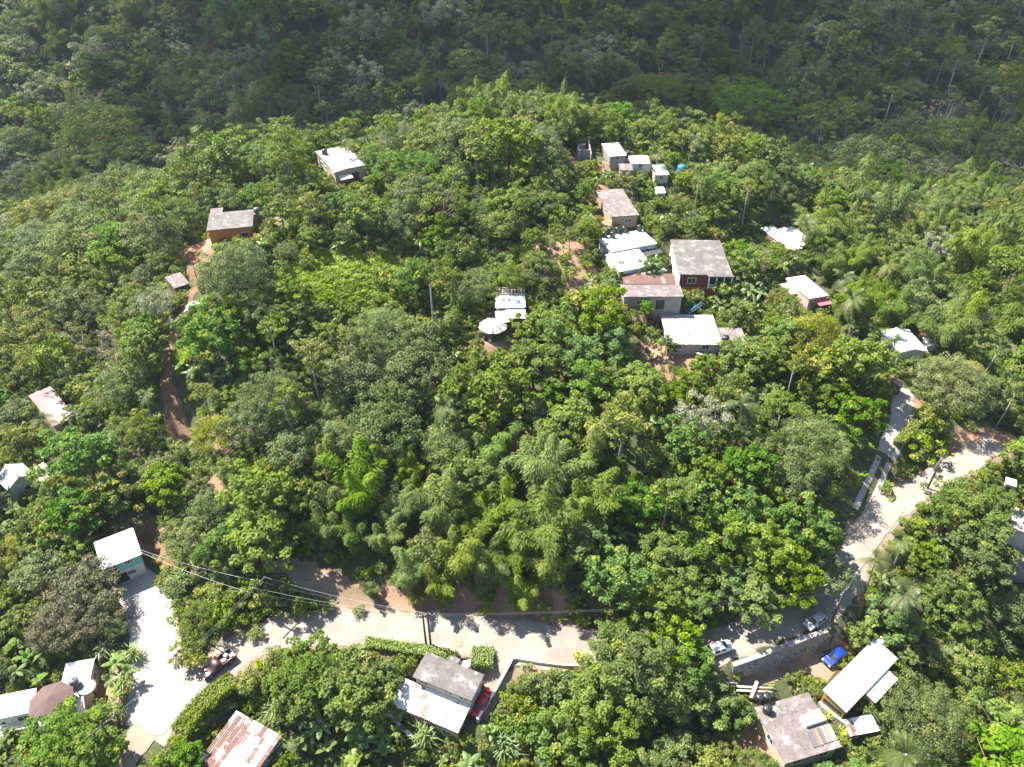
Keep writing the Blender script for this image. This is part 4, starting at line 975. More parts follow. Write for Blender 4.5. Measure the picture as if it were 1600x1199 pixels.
b = MB(); rail(b, (-L/2, -W/2 - .95, 2.4), (-L*.18, -W/2 - .95, 2.4), .8, 10, .035); b.build('balcony_rail', M_IRON, r)
# left edge houses
r, L, W, h = house('gable', 'gable_house', 'pale green gable house with a grey-white pitched zinc roof at the photo edge', W_GREEN, M_ZGREY, 'gable', .3, [('front', .4, 1.3, 1.0, 1.0)], slope=1.5)
b = MB(); corrug(b, L/2 + .3, L/2 + 3.0, -W/2 - .6, W/2 - 1, 1.9, 2.4); b.build('porch_roof', M_ZW, r)
b = MB(); b.box(-L/2 + .5, L/2 + 2.8, -W/2 - 1.4, -W/2 - .02, -2.5, .3); b.build('veranda', plain('brick_red', (.25, .12, .09), .8), r)
house('red_stripe', 'zinc_house', 'cottage under a red-striped white zinc roof beside a small palm', W_CREAM, M_ZRED, 'mono', .3, [('front', 0, 1, 1.2, 1)], slope=.6)
# orange house on stilts
r, L, W, h = house('orange', 'orange_house', 'orange-walled house with a grey slab roof at the top of the dirt path', W_ORANGE, M_CONC, 'slab', .3, [('front', 2.6, .9, 1.3, 1.1), ('right', 0, 1, 1.1, 1)], down=1.0)
b = MB(); b.box(-L/2 + .05, L/2 - .05, -W/2 + .05, W/2 - .05, -7.5, -1.0); b.build('undercroft', W_GREY, r)
b = MB(); b.box(-L/2 - .25, -L/2 + 2.2, W/2 + .36, W/2 + 2.6, h - .22, h - .02); b.box(-L/2, -L/2 + 2.0, W/2 + .03, W/2 + 2.3, -2, h - .22); b.build('back_room', M_CONC, r)
p = at_z(400, 326, 31); b = MB(); b.lathe([(.5, 0), (.55, .5), (.5, 1.1)], 14); o = b.build('barrel', M_TANKG); o.location = (p[0], p[1], 30.0); 
b = MB(); b.box(-.6,.6,-.6,.6,-2.5,-.003); b.build('stand', W_GREY, o); tag(o, 'grey barrel behind the far corner of the orange house', 'barrel')
# white house on the ridge
r, L, W, h = house('ridge_white', 'ridge_house', 'white flat-roofed house with one black tank alone on the ridge', W_CREAM, M_CONC_W, 'slab', .25, [('left', 0, 1.3, 1.6, .9), ('left', -3, 1.3, 1.6, .9)], [('front', 1.2, 1.6, 2.1, W_MAROON)])
pts = [toloc('ridge_white', u, v, h) for u, v in [(504,244),(554,240),(564,256),(521,270.5)]]
b = MB(); b.prism(pts[::-1], h + .005, h + .06); b.build('roof_sheet', M_WHITE, r)
b = MB(); corrug(b, -L/2 + .5, -L/2 + 3.4, -W/2 - 2.0, -W/2 - .3, 1.9, 2.2); b.build('porch_roof', M_ZW, r)
tank(roofpt('ridge_white', 508, 242, .01), .62, 1.4, 'single black water tank on the ridge house roof')
# unfinished shell
f = HOUSES['ruin']; r = thing('unfinished_house', 'roofless grey block shell of an unfinished house on the ridge', 'ruin', (f.c[0], f.c[1], f.zp), f.a)
b = MB(); L, W = f.L, f.W
for x0, x1, y0, y1 in ((-L/2, L/2, W/2 - .2, W/2), (-L/2, -L/2 + .2, -W/2, W/2 - .2), (L/2 - .2, L/2, -W/2, W/2 - .2), (-L/2 + .2, .4, W*.1, W*.1 + .2), (-L/2 + .2, L/2 - .2, -W*.25, -W*.25 + .2)): b.box(x0, x1, y0, y1, -2, 2.6)
b.build('wall', W_GREY, r); b = MB(); b.box(-L/2 + .2, L/2 - .2, -W/2, W/2 - .2, -1, .1); b.build('floor_slab', M_CONC_P, r)
house('zinc_a', 'zinc_house', 'white zinc roof beside the unfinished block shell', W_GREY, M_ZW, 'mono', .2, [('front', 0, 1, 1, .9)], slope=.5)
house('zinc_b', 'zinc_house', 'bright white roof with pale stripe amid the ridge cluster', W_WHITE, M_ZW, 'mono', .2, [('front', 0, 1, 1, .9)], slope=.4)
house('grey_box', 'block_house', 'small grey block house in front of the white ridge roofs', W_GREY, M_CONC_P, 'slab', .2, [('front', 0, 1, 1, .9)])
house('zinc_c', 'zinc_house', 'small house with half rusty half white roof near the blue tank', W_CREAM, M_ZWR, 'mono', .2, [('front', 0, 1, 1, .9)], slope=.4)
house('zinc_tiny', 'garden_shed', 'tiny white-roofed shed below the ridge cluster', W_CREAM, M_ZW, 'mono', .1, [], [('front', 0, .7, 1.7)], cat='shed', slope=.2)
p = at_z(982, 231, 31.0); tank((p[0], p[1], 28.6), .6, 1.5, 'black water tank beside the white zinc roof near the block shell')
b = MB(); b.box(-1.6, 1.6, -1.3, 1.3, -2.5, 0); o = b.build('tank_plinth', W_GREY); o.location = (p[0], p[1], 28.59); tag(o, 'grey concrete plinth carrying the tank of the ridge cluster', 'plinth')
p = at(1064, 270); b = MB(); b.lathe([(.95, 0), (1.0, .3), (.98, 1.5), (.8, 1.8), (.3, 1.95)], 18); o = b.build('water_tank', plain('bright_blue', (.02, .24, .72), .4)); o.location = p; tag(o, 'bright blue water tank at the edge of the ridge cluster', 'water tank')
house('tan_slab', 'slab_house', 'tan-walled house with a brown-grey slab roof above the six-tank house', W_TAN, M_CONC_P, 'slab', .35, [('front', .8, 1.2, 1.5, .9), ('left', 1, 1.2, 1.2, .9)], [('left', -2, 1.0, 2.1)])
# house with six tanks
r, L, W, h = house('tanks', 'white_house', 'white flat-roofed house carrying a row of black water tanks', W_WHITE, M_WHITE, 'slab', .25, [('front', 3, 1.4, 1.2, .9)], parapet=False)
q = [toloc('tanks', u, v, 2.9) for u, v in [(938,385),(999,385),(1014,409),(966,424)]]
x0, x1 = (q[0][0] + q[3][0]) / 2, (q[1][0] + q[2][0]) / 2; y0 = (q[2][1] + q[3][1]) / 2
b = MB(); corrug(b, x0, x1, y0, -W/2 - .3, 2.3, 2.9); b.build('zinc_roof', M_ZW, r)
b = MB(); b.box(x0 + .3, x1 - .3, y0 + .3, -W/2 - .01, -3, 2.1); b.build('wing_wall', W_WHITE, r)
q = [toloc('tanks', u, v, 1.36) for u, v in [(1000,411),(1027,409),(1035,425),(1002,428)]]
b = MB(); xa, xb = min(p[0] for p in q), max(p[0] for p in q); ya, yb = min(p[1] for p in q), max(p[1] for p in q)
b.box(xa, xb, ya, yb, 1.2, 1.36); b.box(xa + .2, xb - .2, ya + .2, yb - .2, -3, 1.2); b.build('end_room', M_CONC_W, r)
for i, (u, v) in enumerate([(944.5,371),(953,364.5),(957,371.5),(964.5,364.5),(975,363),(998.5,361)]):
    p = roofpt('tanks', u, v, .01); tank(p, .56, 1.45, 'black roof water tank of the six, ' + ['nearest the roof corner and bushes', 'behind the front pair', 'in front of the others', 'fourth along the row', 'fifth along the row, standing clear', 'apart from the rest, farthest along'][i])
q = [toloc('tanks', u, v, 2.2) for u, v in [(1003,386),(1024,383),(1029,396),(1007,400)]]
b = MB(); xa, xb = min(p[0] for p in q) + .3, max(p[0] for p in q); ya, yb = min(p[1] for p in q), -W/2 - .3
b.box(xa, xb, ya, yb, 2.1, 2.18); b.build('recess_shade', plain('recess_shade_dark', (.05, .05, .055), .6), r)  # no real awning: near-black sheet that paints the shade of a recess
b = MB(); b.box(xa + .2, xb - .2, ya + .3, yb, -2, 2.1); b.build('recess_wall', W_BROWN, r)
# cottage
r, L, W, h = house('cottage', 'cottage', 'maroon and orange cottage with a big grey slab roof and arched veranda', W_MAROON, M_CONC, 'slab', .3, [('front', -2.6, 2.2, 1.7, 1.3, M_WHITE, 2)], down=-1.5)
b = MB(); b.box(-L/2 + .04, L/2 - .04, -W/2 + .04, W/2 - .04, -4, 1.5); b.build('base_wall', W_ORANGE, r)
b = MB(); b.box(-L/2 - .06, -L/2 - .002, -W/2, W/2, -3.5, h - .23); b.build('side_wall', M_WHITE, r)
b = MB(); b.box(.3, L/2 + .5, -W/2 - .85, -W/2 - .31, h - .24, h - .04); b.build('veranda_roof', M_CONC, r)
b = MB(); b.box(.5, L/2 + .3, -W/2 - .75, -W/2 - .01, -4, 1.5); b.build('veranda_base', plain('crimson_base', (.26, .04, .05), .7), r)
b = MB()
for x in np.linspace(.65, L/2 + .15, 4): b.box(x - .1, x + .1, -W/2 - .72, -W/2 - .52, 1.503, h - .25)
rail(b, (.65, -W/2 - .62, 1.503), (L/2 + .15, -W/2 - .62, 1.503), .85, 18, .04); b.build('veranda_railing', M_WHITE, r)
b = MB(); b.box(.7, L/2 - .1, -W/2 - .04, -W/2 - .003, 1.55, h - .4); b.build('veranda_shade_panel', M_DARK, r)  # wide near-black panel standing in for the shade at the veranda's back
for i in range(3):
    p = at_z(1041 + i * 3, 396 + i * 8, 20.5); tank((p[0], p[1], 19.0), .5, 1.5, ['black drum at the back of the alley beside the cottage', 'black drum halfway down the alley beside the cottage', 'black drum at the front of the alley beside the cottage'][i], None, 'drums in the alley beside the cottage')
# low rusty house
r, L, W, h = house('rust_low', 'rusty_house', 'low grey house with a weathered slab roof and a strip of rusty zinc', W_GREY, M_CONC_P, 'slab', .3, [('front', -2.5, 1.0, 1.2, 1.0)], [('front', 1.5, 1.6, 2.0)])
b = MB(); corrug(b, -L/2 + .3, L/2 - .5, W/2 + .32, W/2 + 3.6, h + .1, h + .5); b.build('rusty_roof', M_ZRUST, r)
b = MB(); b.box(-L/2 + .5, L/2 - .7, W/2 + .4, W/2 + 3.4, -2, h); b.build('back_wall', W_BROWN, r)
p = local('rust_low', -.5, -W/2 - 1.2, 0); tank((p[0], p[1], float(hgt(p[0], p[1]))), .75, 1.7, 'black water tank in the shade before the low rusty house')
# whitewashed slab
r, L, W, h = house('slab_white', 'slab_house', 'whitewashed slab-roofed house with blue stair railing', W_PINK, M_CONC_W, 'slab', .35, [('front', -3, 1.2, 1.3, 1), ('front', 2, 1.2, 1.3, 1)])
b = MB(); b.box(L/2 + .02, L/2 + 5.2, -W/2 - 1.0, W/2 - 3.2, h - .8, h - .62); b.box(L/2 + .03, L/2 + 4.9, -W/2 - .7, W/2 - 3.5, -3, h - .8); b.build('lower_roof', M_CONC_P, r)
b = MB(); rail(b, (L*.05, W/2 + .3, h + .01), (L*.30, W/2 + 1.6, h + 1.2), .9, 8, .05); b.build('stair_railing', plain('blue_paint', (.10, .22, .42), .5), r)
p = roofpt('slab_white', 1134, 529, -.6); tank(p, .65, 1.2, 'black water tank on the brown lower roof of the whitewashed house')
for u, v, lb in ((1112,561,'black drum lying among bushes below the whitewashed house'), (1126,560,'second black drum among bushes, nearer the leafy tree')):
    p = at(u, v); tank(tuple(p), .6, 1.2, lb, None, 'drums below the whitewashed house')
# hut and lattice-roofed house
f = HOUSES['hut']; r = thing('round_hut', 'small many-sided hut with a fan-shaped striped zinc roof', 'hut', (f.c[0], f.c[1], f.zp), f.a)
b = MB(); b.lathe([(1.9, -2), (1.9, 2.1)], 8, (0, 0), 0, False); b.build('wall', W_BROWN, r)
b = MB(); vs = []; n_ = 32
for i in range(n_): a_ = 2 * math.pi * i / n_; rr = 2.55 + .1 * (i % 2); vs.append((rr * math.cos(a_), rr * math.sin(a_), 2.1 + .10 * (i % 2)))
vs.append((0, 0, 3.15)); b.add(vs, [(i, (i + 1) % n_, n_) for i in range(n_)], 0)
for i in range(0, n_): b.m[i] = i // 2 % 2
b.build('roof', [M_WHITE, plain('rose_zinc', (.22, .155, .145), .5)], r)
b = MB(); b.box(-.4, .4, -2.0, -1.72, 0, 1.95); b.build('door', M_DARK, r)
b = MB(); corrug(b, .8, 3.6, .2, 3.2, 2.6, 3.1); b.build('side_roof', M_ZW, r)
r, L, W, h = house('trellis', 'zinc_house', 'white zinc house with an open timber lattice behind the fan-roofed hut', W_WHITE, M_ZW, 'mono', .15, [('front', -1.5, 1.2, 1.2, .8), ('front', 1, 1.2, 1.2, .8)], slope=.4)
b = MB()
for x in np.linspace(-L/2, L/2, 10): b.box(x - .05, x + .05, W/2 + .2, W/2 + 2.6, h + .1, h + .22)
for y in np.linspace(W/2 + .25, W/2 + 2.5, 4): b.box(-L/2 - .1, L/2 + .1, y - .05, y + .05, h + .223, h + .32)
for x in (-L/2, 0, L/2): b.box(x - .07, x + .07, W/2 + 2.4, W/2 + 2.55, -2, h + .1)
b.build('lattice', plain('pale_timber', (.50, .40, .36), .8), r)
b = MB(); corrug(b, -L/2 + 1.8, L/2 + .2, -W/2 - 2.6, -W/2 - .4, 1.5, 1.9); b.build('porch_roof', M_ZW, r)
b = MB(); b.box(-L/2 + 2.2, L/2, -W/2 - 2.3, -W/2 - .5, -3, 1.35); b.build('porch_wall', W_BROWN, r)
# houses towards the photo's far side
r, L, W, h = house('long_zinc', 'zinc_house', 'long narrow white-roofed house half hidden by a yellow-green tree', stained('brick_wall', (.42, .22, .15), (.3, .15, .1), None, .4, 1), M_ZW, 'mono', .2, [('left', 0, 1.1, 1, .9), ('left', -3, 1.1, 1, .9)], slope=.4)
b = MB(); corrug(b, L/2 - .1, L/2 + 4.5, -W/2 + 1, W/2 - 1.5, h - .5, h - .1); b.build('wing_roof', M_ZW, r); b = MB(); b.box(L/2, L/2 + 4.2, -W/2 + 1.3, W/2 - 1.8, -3, h - .6); b.build('wing_wall', W_WHITE, r)
r, L, W, h = house('pink', 'pink_house', 'pink-walled house with a white roof and a red awning', W_PINK, M_WHITE, 'slab', .2, [('front', -1.2, 1.2, .9, .9)], [('front', .9, .9, 2.0, M_WHITE)])
b = MB(); corrug(b, -.5, L/2 + .5, -W/2 - 1.6, -W/2 - .02, 1.9, 2.3); b.build('awning', plain('red_awning', (.52, .12, .13), .6), r)
b = MB(); corrug(b, -L/2 - 3.0, -L/2 - .1, -W/2 + 4, W/2 - .5, 2.0, 2.4); b.build('wing_roof', M_ZW, r); b = MB(); b.box(-L/2 - 2.7, -L/2 - .02, -W/2 + 4.3, W/2 - .8, -3, 1.8); b.build('wing_wall', W_WHITE, r)
r, L, W, h = house('white_ridge', 'white_house', 'white zinc house behind a small palm above the gatehouse shed', W_WHITE, M_ZW, 'gable', .3, [('left', 0, 1.2, 1.2, 1)], slope=.7)
q = [toloc('white_ridge', u, v, 2.4) for u, v in [(1442,528),(1470,528),(1475,538),(1450,539)]]
b = MB(); xa, xb, ya, yb = min(p[0] for p in q), max(p[0] for p in q), min(p[1] for p in q), max(p[1] for p in q); corrug(b, xa, xb, ya, yb, 2.2, 2.5); b.build('wing_roof', M_ZW, r)
b = MB(); b.box(xa + .3, xb - .3, ya + .3, yb - .3, -3, 2.1); b.build('wing_wall', W_WHITE, r)
p = at_z(1460, 517, 14.0); b = MB(); corrug(b, -2.6, 2.6, -1.9, 1.9, 2.2, 2.6); b.box(-2.3, 2.3, -1.6, 1.6, -3, 2.05); o = b.build('rusty_shed', M_ZRUST); o.location = (p[0], p[1], 11.5); o.rotation_euler.z = -.35; tag(o, 'rusty-roofed shed behind the white zinc house', 'shed')
b = MB(); b.box(-.45, .45, -1.63, -1.6, 0, 1.8); b.build('door', M_DARK, o)
house('gate_shed', 'gatehouse', 'narrow brown shed standing at the head of the steep drive', W_BROWN, M_ZRUST, 'mono', .1, [], [('front', 0, .9, 1.9)], cat='shed', slope=.3)
house('edge_white', 'white_house', 'large pale flat roof at the photo edge beyond the leafy tree', W_WHITE, M_CONC_W, 'slab', .3, [('left', 0, 1.2, 1.2, 1)])
house('edge_small', 'garden_shed', 'small white roof peeping over the trees by the road bend', W_CREAM, M_WHITE, 'slab', .15, [], [('front', 0, .8, 1.9)], cat='shed')
house('edge_grey', 'grey_house', 'shaded grey roof under trees at the photo edge', W_GREY, M_CONC, 'slab', .3, [('left', 0, 1.2, 1.2, 1)])
house('dark_roof', 'grey_house', 'dark grey roof deep in shade among the lower trees', W_GREY, stained('dark_slab', (.16, .15, .145), (.09, .085, .08), None, .5, .6), 'slab', .3, [('front', 0, 1, 1.2, 1)])
house('valley_grey', 'grey_house', 'tiny grey roof in the far valley forest', W_WHITE, M_CONC, 'slab', .3, [('front', 0, 1, 1.2, 1)])
house('path_shack', 'garden_shed', 'small weathered brown shack beside the dirt path', W_BROWN, M_CONC_P, 'mono', .15, [], [('front', 0, .8, 1.8)], cat='shed', slope=.3)
# white tarp heap by the path
b = MB(); n_ = 14; vs = []; fs = []
for i in range(n_):
    for j in range(n_):
        x, y = (i / (n_-1) - .5), (j / (n_-1) - .5); e = max(0, 1 - (2 * x) ** 4) * max(0, 1 - (2 * y) ** 4)
        vs.append((x * 5.2 + rng.normal() * .08, y * 3.0 + rng.normal() * .08, e * (.8 + rng.normal() * .16)))
for i in range(n_-1):
    for j in range(n_-1): fs.append((i*n_+j, (i+1)*n_+j, (i+1)*n_+j+1, i*n_+j+1))
b.add(vs, fs); o = b.build('tarp_heap', stained('tarp', (.66, .64, .61), (.45, .42, .40), None, .5, 1)); o.location = at(313, 479); o.rotation_euler.z = .1; tag(o, 'crumpled white tarp over a heap beside the dirt path', 'tarp')

def clutter(key_z, px, label, mat, r, h):
    p = at(*px); b = MB(); b.lathe([(r * .8, 0), (r, h * .2), (r, h * .8), (r * .75, h)], 12); o = b.build('drum', mat); o.location = p; tag(o, label, 'drum', 'small drums and buckets in the yards')
for px, lb, mt, r_, h_ in [((652,1131),'white bucket on the patio below the zinc wing of the slab house',M_WHITE,.3,.6),((664,1138),'second white bucket farther along the patio of the slab house',M_WHITE,.26,.5),((640,1120),'dark drum on the patio below the zinc wing',M_TANK,.35,.9),
 ((1335,1128),'pale bucket between the yellow house and the rusty shed',M_WHITE,.25,.5),((1342,1122),'dark drum beside the rusty shed roof',M_TANK,.32,.8),((766,534),'white bucket before the fan-roofed hut',M_WHITE,.25,.5),((758,532),'dark drum before the fan-roofed hut',M_TANK,.3,.9),
 ((1010,549),'blue-grey drum in the dirt beside the whitewashed house',plain('blue_grey',(.08,.13,.2),.5),.32,.9),((1247,1078),'white bucket on the grass by the pinkish slab house',M_WHITE,.28,.5)]: clutter(None, px, lb, mt, r_, h_)
def pile(px, label, mat, n, L, w, t):
    p = at(*px); b = MB(); ang = rng.uniform(0, 3)
    for i in range(n):
        a = ang + rng.uniform(-.25, .25); x, y = rng.uniform(-.4, .4, 2); z = i * t * .7; c_, s_ = math.cos(a) * L / 2, math.sin(a) * L / 2
        b.tube([(x - c_, y - s_, z + t * .5), (x + c_, y + s_, z + t * .5 + rng.uniform(-.05, .15))], t * .5, 4)
    o = b.build('timber_pile', mat); o.location = p; tag(o, label, 'timber pile', None)
pile((1002,556), 'loose pile of pale poles below the low rusty house', PALE, 9, 3.2, .2, .12)
pile((800,536), 'scattered boards on the slope beside the fan-roofed hut', PALE, 7, 2.6, .2, .1)
pile((205,958), 'pile of pale cut branches at the edge of the concrete drive', PALE, 12, 2.6, .3, .12)
# ------------------------------------------------------------------ vehicles
def carpaint(name, c, rough=.28):
    m, t, b = nt(name); b.inputs['Base Color'].default_value = rgba(c); b.inputs['Roughness'].default_value = rough; b.inputs['Metallic'].default_value = .15
    b.inputs['Coat Weight'].default_value = .6; b.inputs['Coat Roughness'].default_value = .1; return m
M_TYRE = plain('tyre_rubber', (.02, .02, .02), .85); M_RIM = plain('wheel_rim', (.35, .35, .36), .35, .7)
M_LAMP = plain('lamp_glass', (.75, .76, .78), .15); M_TAIL = plain('tail_lamp', (.4, .02, .02), .25)
CARDIM = {'hatch': dict(st=[(-2.1,.62,.62,.78,.78),(-2.02,.4,.95,.84,.84),(-1.85,.32,.98,.88,1.02),(-1.35,.3,.97,.88,1.46),(-.2,.3,.95,.88,1.5),(.45,.3,.93,.88,1.44),(1.15,.3,.92,.87,.97),(1.6,.32,.86,.85,.88),(1.98,.36,.76,.80,.78),(2.1,.45,.6,.70,.62)], ws=(.45,1.15), rs=(-1.85,-1.35), side=[(-1.25,-.35),(-.27,.5)]),
 'sedan': dict(st=[(-2.25,.5,.7,.74,.7),(-2.15,.38,.88,.82,.9),(-1.8,.3,.93,.87,.96),(-1.4,.3,.95,.88,1.0),(-.85,.3,.95,.88,1.38),(-.1,.3,.94,.88,1.42),(.4,.3,.93,.88,1.38),(1.1,.3,.92,.87,.97),(1.6,.32,.86,.85,.88),(2.1,.36,.76,.8,.78),(2.25,.45,.6,.7,.62)], ws=(.4,1.1), rs=(-1.4,-.85), side=[(-.85,-.22),(-.14,.55)])}
def car(kind, name, label, pf, pr, z, paint, pickup=False):
    """pf / pr: photo pixels of nose and tail at height z + 0.8"""
    a, b2 = at_z(*pf, z + .8), at_z(*pr, z + .8); c = (a + b2) / 2; ang = math.atan2(a[1] - b2[1], a[0] - b2[0])
    zz = float(hgt(c[0], c[1])) + .13 if z is None else z
    root = thing(name, label, 'car' if not pickup else 'pickup truck', (c[0], c[1], z), ang); D = CARDIM[kind]
    b = MB(); vs = []; fs = []
    for x, z0, zb, hw, zr in D['st']:
        cab = zr > zb + .08; tw = .62 if cab else .86
        half = [(hw * .9, z0), (hw, z0 + .16), (hw * 1.0, zb - .14), (hw * .95, zb), (hw * (.78 if cab else .9), zr - (.08 if cab else .0)), (hw * tw * .95, zr)]
        vs += [(x, y, q) for y, q in half] + [(x, -y, q) for y, q in half[::-1]]
    n = 12
    for i in range(len(D['st']) - 1):
        for k in range(n): fs.append((i*n+k, i*n+(k+1) % n, (i+1)*n+(k+1) % n, (i+1)*n+k))
    fs += [tuple(range(n-1, -1, -1)), tuple(range((len(D['st'])-1)*n, len(D['st'])*n))]
    if pickup: # cut behind the cab
        pass
    b.add(vs, fs, 0, True); body = b.build('body', paint, root)
    S = {s[0]: s for s in D['st']}
    def topw(s): return s[3] * (.62 if s[4] > s[2] + .08 else .86) * .9
    e = .012
    for nm, (xa, xb), sg in (('windscreen', D['ws'], 1), ('rear_window', D['rs'], -1)):
        lo, hi = (S[xb], S[xa]) if sg > 0 else (S[xa], S[xb])
        P0 = Vector((lo[0], 0, lo[4])); P1 = Vector((hi[0], 0, hi[4])); q0, q1 = P0.lerp(P1, .1), P0.lerp(P1, .9); nn = Vector((sg * abs(P1.z - P0.z), 0, abs(P1.x - P0.x))).normalized() * e
        w0, w1 = topw(lo) * .9, topw(hi) * .95; g = MB()
        q0 += nn; q1 += nn; g.add([(q0.x, -w0, q0.z), (q0.x, w0, q0.z), (q1.x, w1, q1.z), (q1.x, -w1, q1.z), (q0.x, -w0, q0.z - .03), (q0.x, w0, q0.z - .03), (q1.x, w1, q1.z - .03), (q1.x, -w1, q1.z - .03)], [(0,1,2,3),(0,1,5,4),(1,2,6,5),(2,3,7,6),(3,0,4,7)]); g.build(nm, M_GLASS, root)
    hw = .88
    for s in (-1, 1):
        for xa, xb in D['side']:
            g = MB(); y0, y1 = s * (hw * .95 + .0), s * (hw * .79); z0, z1 = 1.0, 1.36
            g.add([(xa, y0 + s*.015, z0), (xb, y0 + s*.015, z0), (xb - .12, y1 + s*.02, z1), (xa + .06, y1 + s*.02, z1), (xa, y0 - s*.02, z0), (xb, y0 - s*.02, z0), (xb - .12, y1 - s*.02, z1), (xa + .06, y1 - s*.02, z1)], [(0,1,2,3),(0,1,5,4),(1,2,6,5),(2,3,7,6),(3,0,4,7)]); g.build('side_window', M_GLASS, root)
        for x in (-1.3, 1.32):
            w = MB(); pr_ = [(.2, -.1), (.3, -.1), (.33, -.06), (.33, .06), (.3, .1), (.2, .1)]
            w.lathe(pr_, 18); w.v = [(x + p[0], s * .80 + p[2], .33 + p[1]) for p in w.v]; o = w.build('wheel', M_TYRE, root)
            m = MB(); m.lathe([(.02, -.105), (.2, -.11), (.2, .11), (.02, .105)], 14); m.v = [(x + p[0], s * .80 + p[2], .33 + p[1]) for p in m.v]; m.build('rim', M_RIM, o)
        l = MB(); l.box(1.92, 2.09, s * .62 - .15, s * .62 + .15, .62, .74); l.build('headlight', M_LAMP, root)
        l = MB(); l.box(-2.14, -1.98, s * .7 - .1, s * .7 + .1, .68, .84); l.build('tail_light', M_TAIL, root)
        l = MB(); l.box(.78, .9, s * .98 - .08, s * .98 + .08, .95, 1.07, 0, .02); l.build('mirror', paint, root)
    return root
car('hatch', 'parked_car', 'blue car parked in the yard below the stone retaining wall', (1288,1037.5), (1323,1014), -3.15, carpaint('blue_paint_car', (.012, .04, .26)))
zr = float(hgt(*at(1275, 975)[:2])) + .14
car('hatch', 'parked_car', 'silver-grey car on the shaded road at the end of the stone wall', (1261,979), (1288,959), zr, carpaint('silver_paint', (.30, .30, .31)))
zr = float(hgt(*at(1128, 1014)[:2])) + .14
car('hatch', 'parked_car', 'white car on the shaded road with its tail under the leafy tree', (1143,1006), (1106,1018), zr, carpaint('white_paint_car', (.72, .72, .71)))
zr = float(hgt(*at(1078, 1008)[:2])) + .14
car('sedan', 'parked_car', 'dark car almost hidden under the leafy tree behind the white car', (1094,1000), (1056,1007), zr, carpaint('dark_paint', (.05, .055, .07)))
car('sedan', 'parked_car', 'bright red car squeezed between the slab house and the cream boundary wall', (743,1117), (764,1081), -3.15, carpaint('red_paint', (.42, .012, .02)))
p = at(1198, 1124); 
# pickup
a, b2 = at_z(321, 1051, 1.0), at_z(358, 1023, 1.0); c = (a + b2) / 2; ang = math.atan2(a[1] - b2[1], a[0] - b2[0]); zp = float(hgt(c[0], c[1])) + .14
root = thing('pickup_truck', 'dark red pickup truck with a loaded open bed at the road edge', 'pickup truck', (c[0], c[1], zp), ang)
PT = carpaint('dark_red_paint', (.065, .012, .018), .4)
b = MB(); st = [(-.35,.4,1.0,.88,1.72),(.1,.4,1.0,.88,1.76),(.6,.4,1.0,.88,1.72),(1.15,.4,1.02,.88,1.1),(1.9,.42,.98,.86,1.02),(2.45,.48,.9,.82,.92),(2.55,.5,.75,.76,.78)]
vs = []; fs = []; n = 12
for x, z0, zb, hw, zr_ in st:
    cab = zr_ > zb + .12; half = [(hw*.9, z0), (hw, z0+.18), (hw, zb-.12), (hw*.96, zb), (hw*(.84 if cab else .9), zr_-.08 if cab else zr_), (hw*(.74 if cab else .8), zr_)]
    vs += [(x, y, q) for y, q in half] + [(x, -y, q) for y, q in half[::-1]]
for i in range(len(st) - 1):
    for k in range(n): fs.append((i*n+k, i*n+(k+1) % n, (i+1)*n+(k+1) % n, (i+1)*n+k))
fs += [tuple(range(n-1, -1, -1)), tuple(range((len(st)-1)*n, len(st)*n))]; b.add(vs, fs, 0, True); b.build('cab', PT, root)
b = MB(); b.box(-2.5, -.38, -.86, .86, .5, .68)
for x0, x1, y0, y1 in ((-2.5,-.38,-.88,-.80),(-2.5,-.38,.80,.88),(-2.52,-2.44,-.80,.80),(-.46,-.38,-.80,.80)): b.box(x0, x1, y0, y1, .682, 1.14)
b.build('bed', PT, root)
b = MB(); b.add([(1.13,-.68,1.13),(1.13,.68,1.13),(.66,.62,1.68),(.66,-.62,1.68),(1.1,-.68,1.1),(1.1,.68,1.1),(.62,.62,1.66),(.62,-.62,1.66)], [(0,1,2,3),(0,1,5,4),(1,2,6,5),(2,3,7,6),(3,0,4,7)]); b.build('windscreen', M_GLASS, root)
for s in (-1, 1):
    for x in (-1.55, 1.6):
        w = MB(); w.lathe([(.22,-.12),(.34,-.12),(.38,-.07),(.38,.07),(.34,.12),(.22,.12)], 18); w.v = [(x+p_[0], s*.80+p_[2], .38+p_[1]) for p_ in w.v]; o = w.build('wheel', M_TYRE, root)
        m = MB(); m.lathe([(.02,-.125),(.22,-.13),(.22,.13),(.02,.125)], 14); m.v = [(x+p_[0], s*.80+p_[2], .38+p_[1]) for p_ in m.v]; m.build('rim', M_RIM, o)
    g = MB(); g.add([(-.2, s*.87, 1.08),(.6, s*.87, 1.08),(.45, s*.76, 1.6),(-.15, s*.76, 1.6),(-.2, s*.84, 1.08),(.6, s*.84, 1.08),(.45, s*.73, 1.6),(-.15, s*.73, 1.6)], [(0,1,2,3),(0,1,5,4),(1,2,6,5),(2,3,7,6),(3,0,4,7)]); g.build('side_window', M_GLASS, root)
    l = MB(); l.box(2.42, 2.57, s*.6-.14, s*.6+.14, .74, .88); l.build('headlight', M_LAMP, root)
for k_, (x, y, s) in enumerate(((-2.05, .35, .5), (-1.5, -.3, .55), (-.9, .25, .5))):
    b = MB(); b.box(-s/2, s/2, -s/2, s/2, 0, s*.9, 0, .04); o = b.build('sack', plain('sack_%d' % k_, (.62, .58, .52), .9)); ca, sa = math.cos(ang), math.sin(ang)
    o.location = (c[0] + ca*x - sa*y, c[1] + sa*x + ca*y, zp + .69); o.rotation_euler.z = ang + k_ * .5; tag(o, ['pale sack at the tail of the dark red pickup bed', 'pale sack in the middle of the dark red pickup bed', 'pale sack behind the cab of the dark red pickup'][k_], 'sack', 'sacks on the pickup bed')

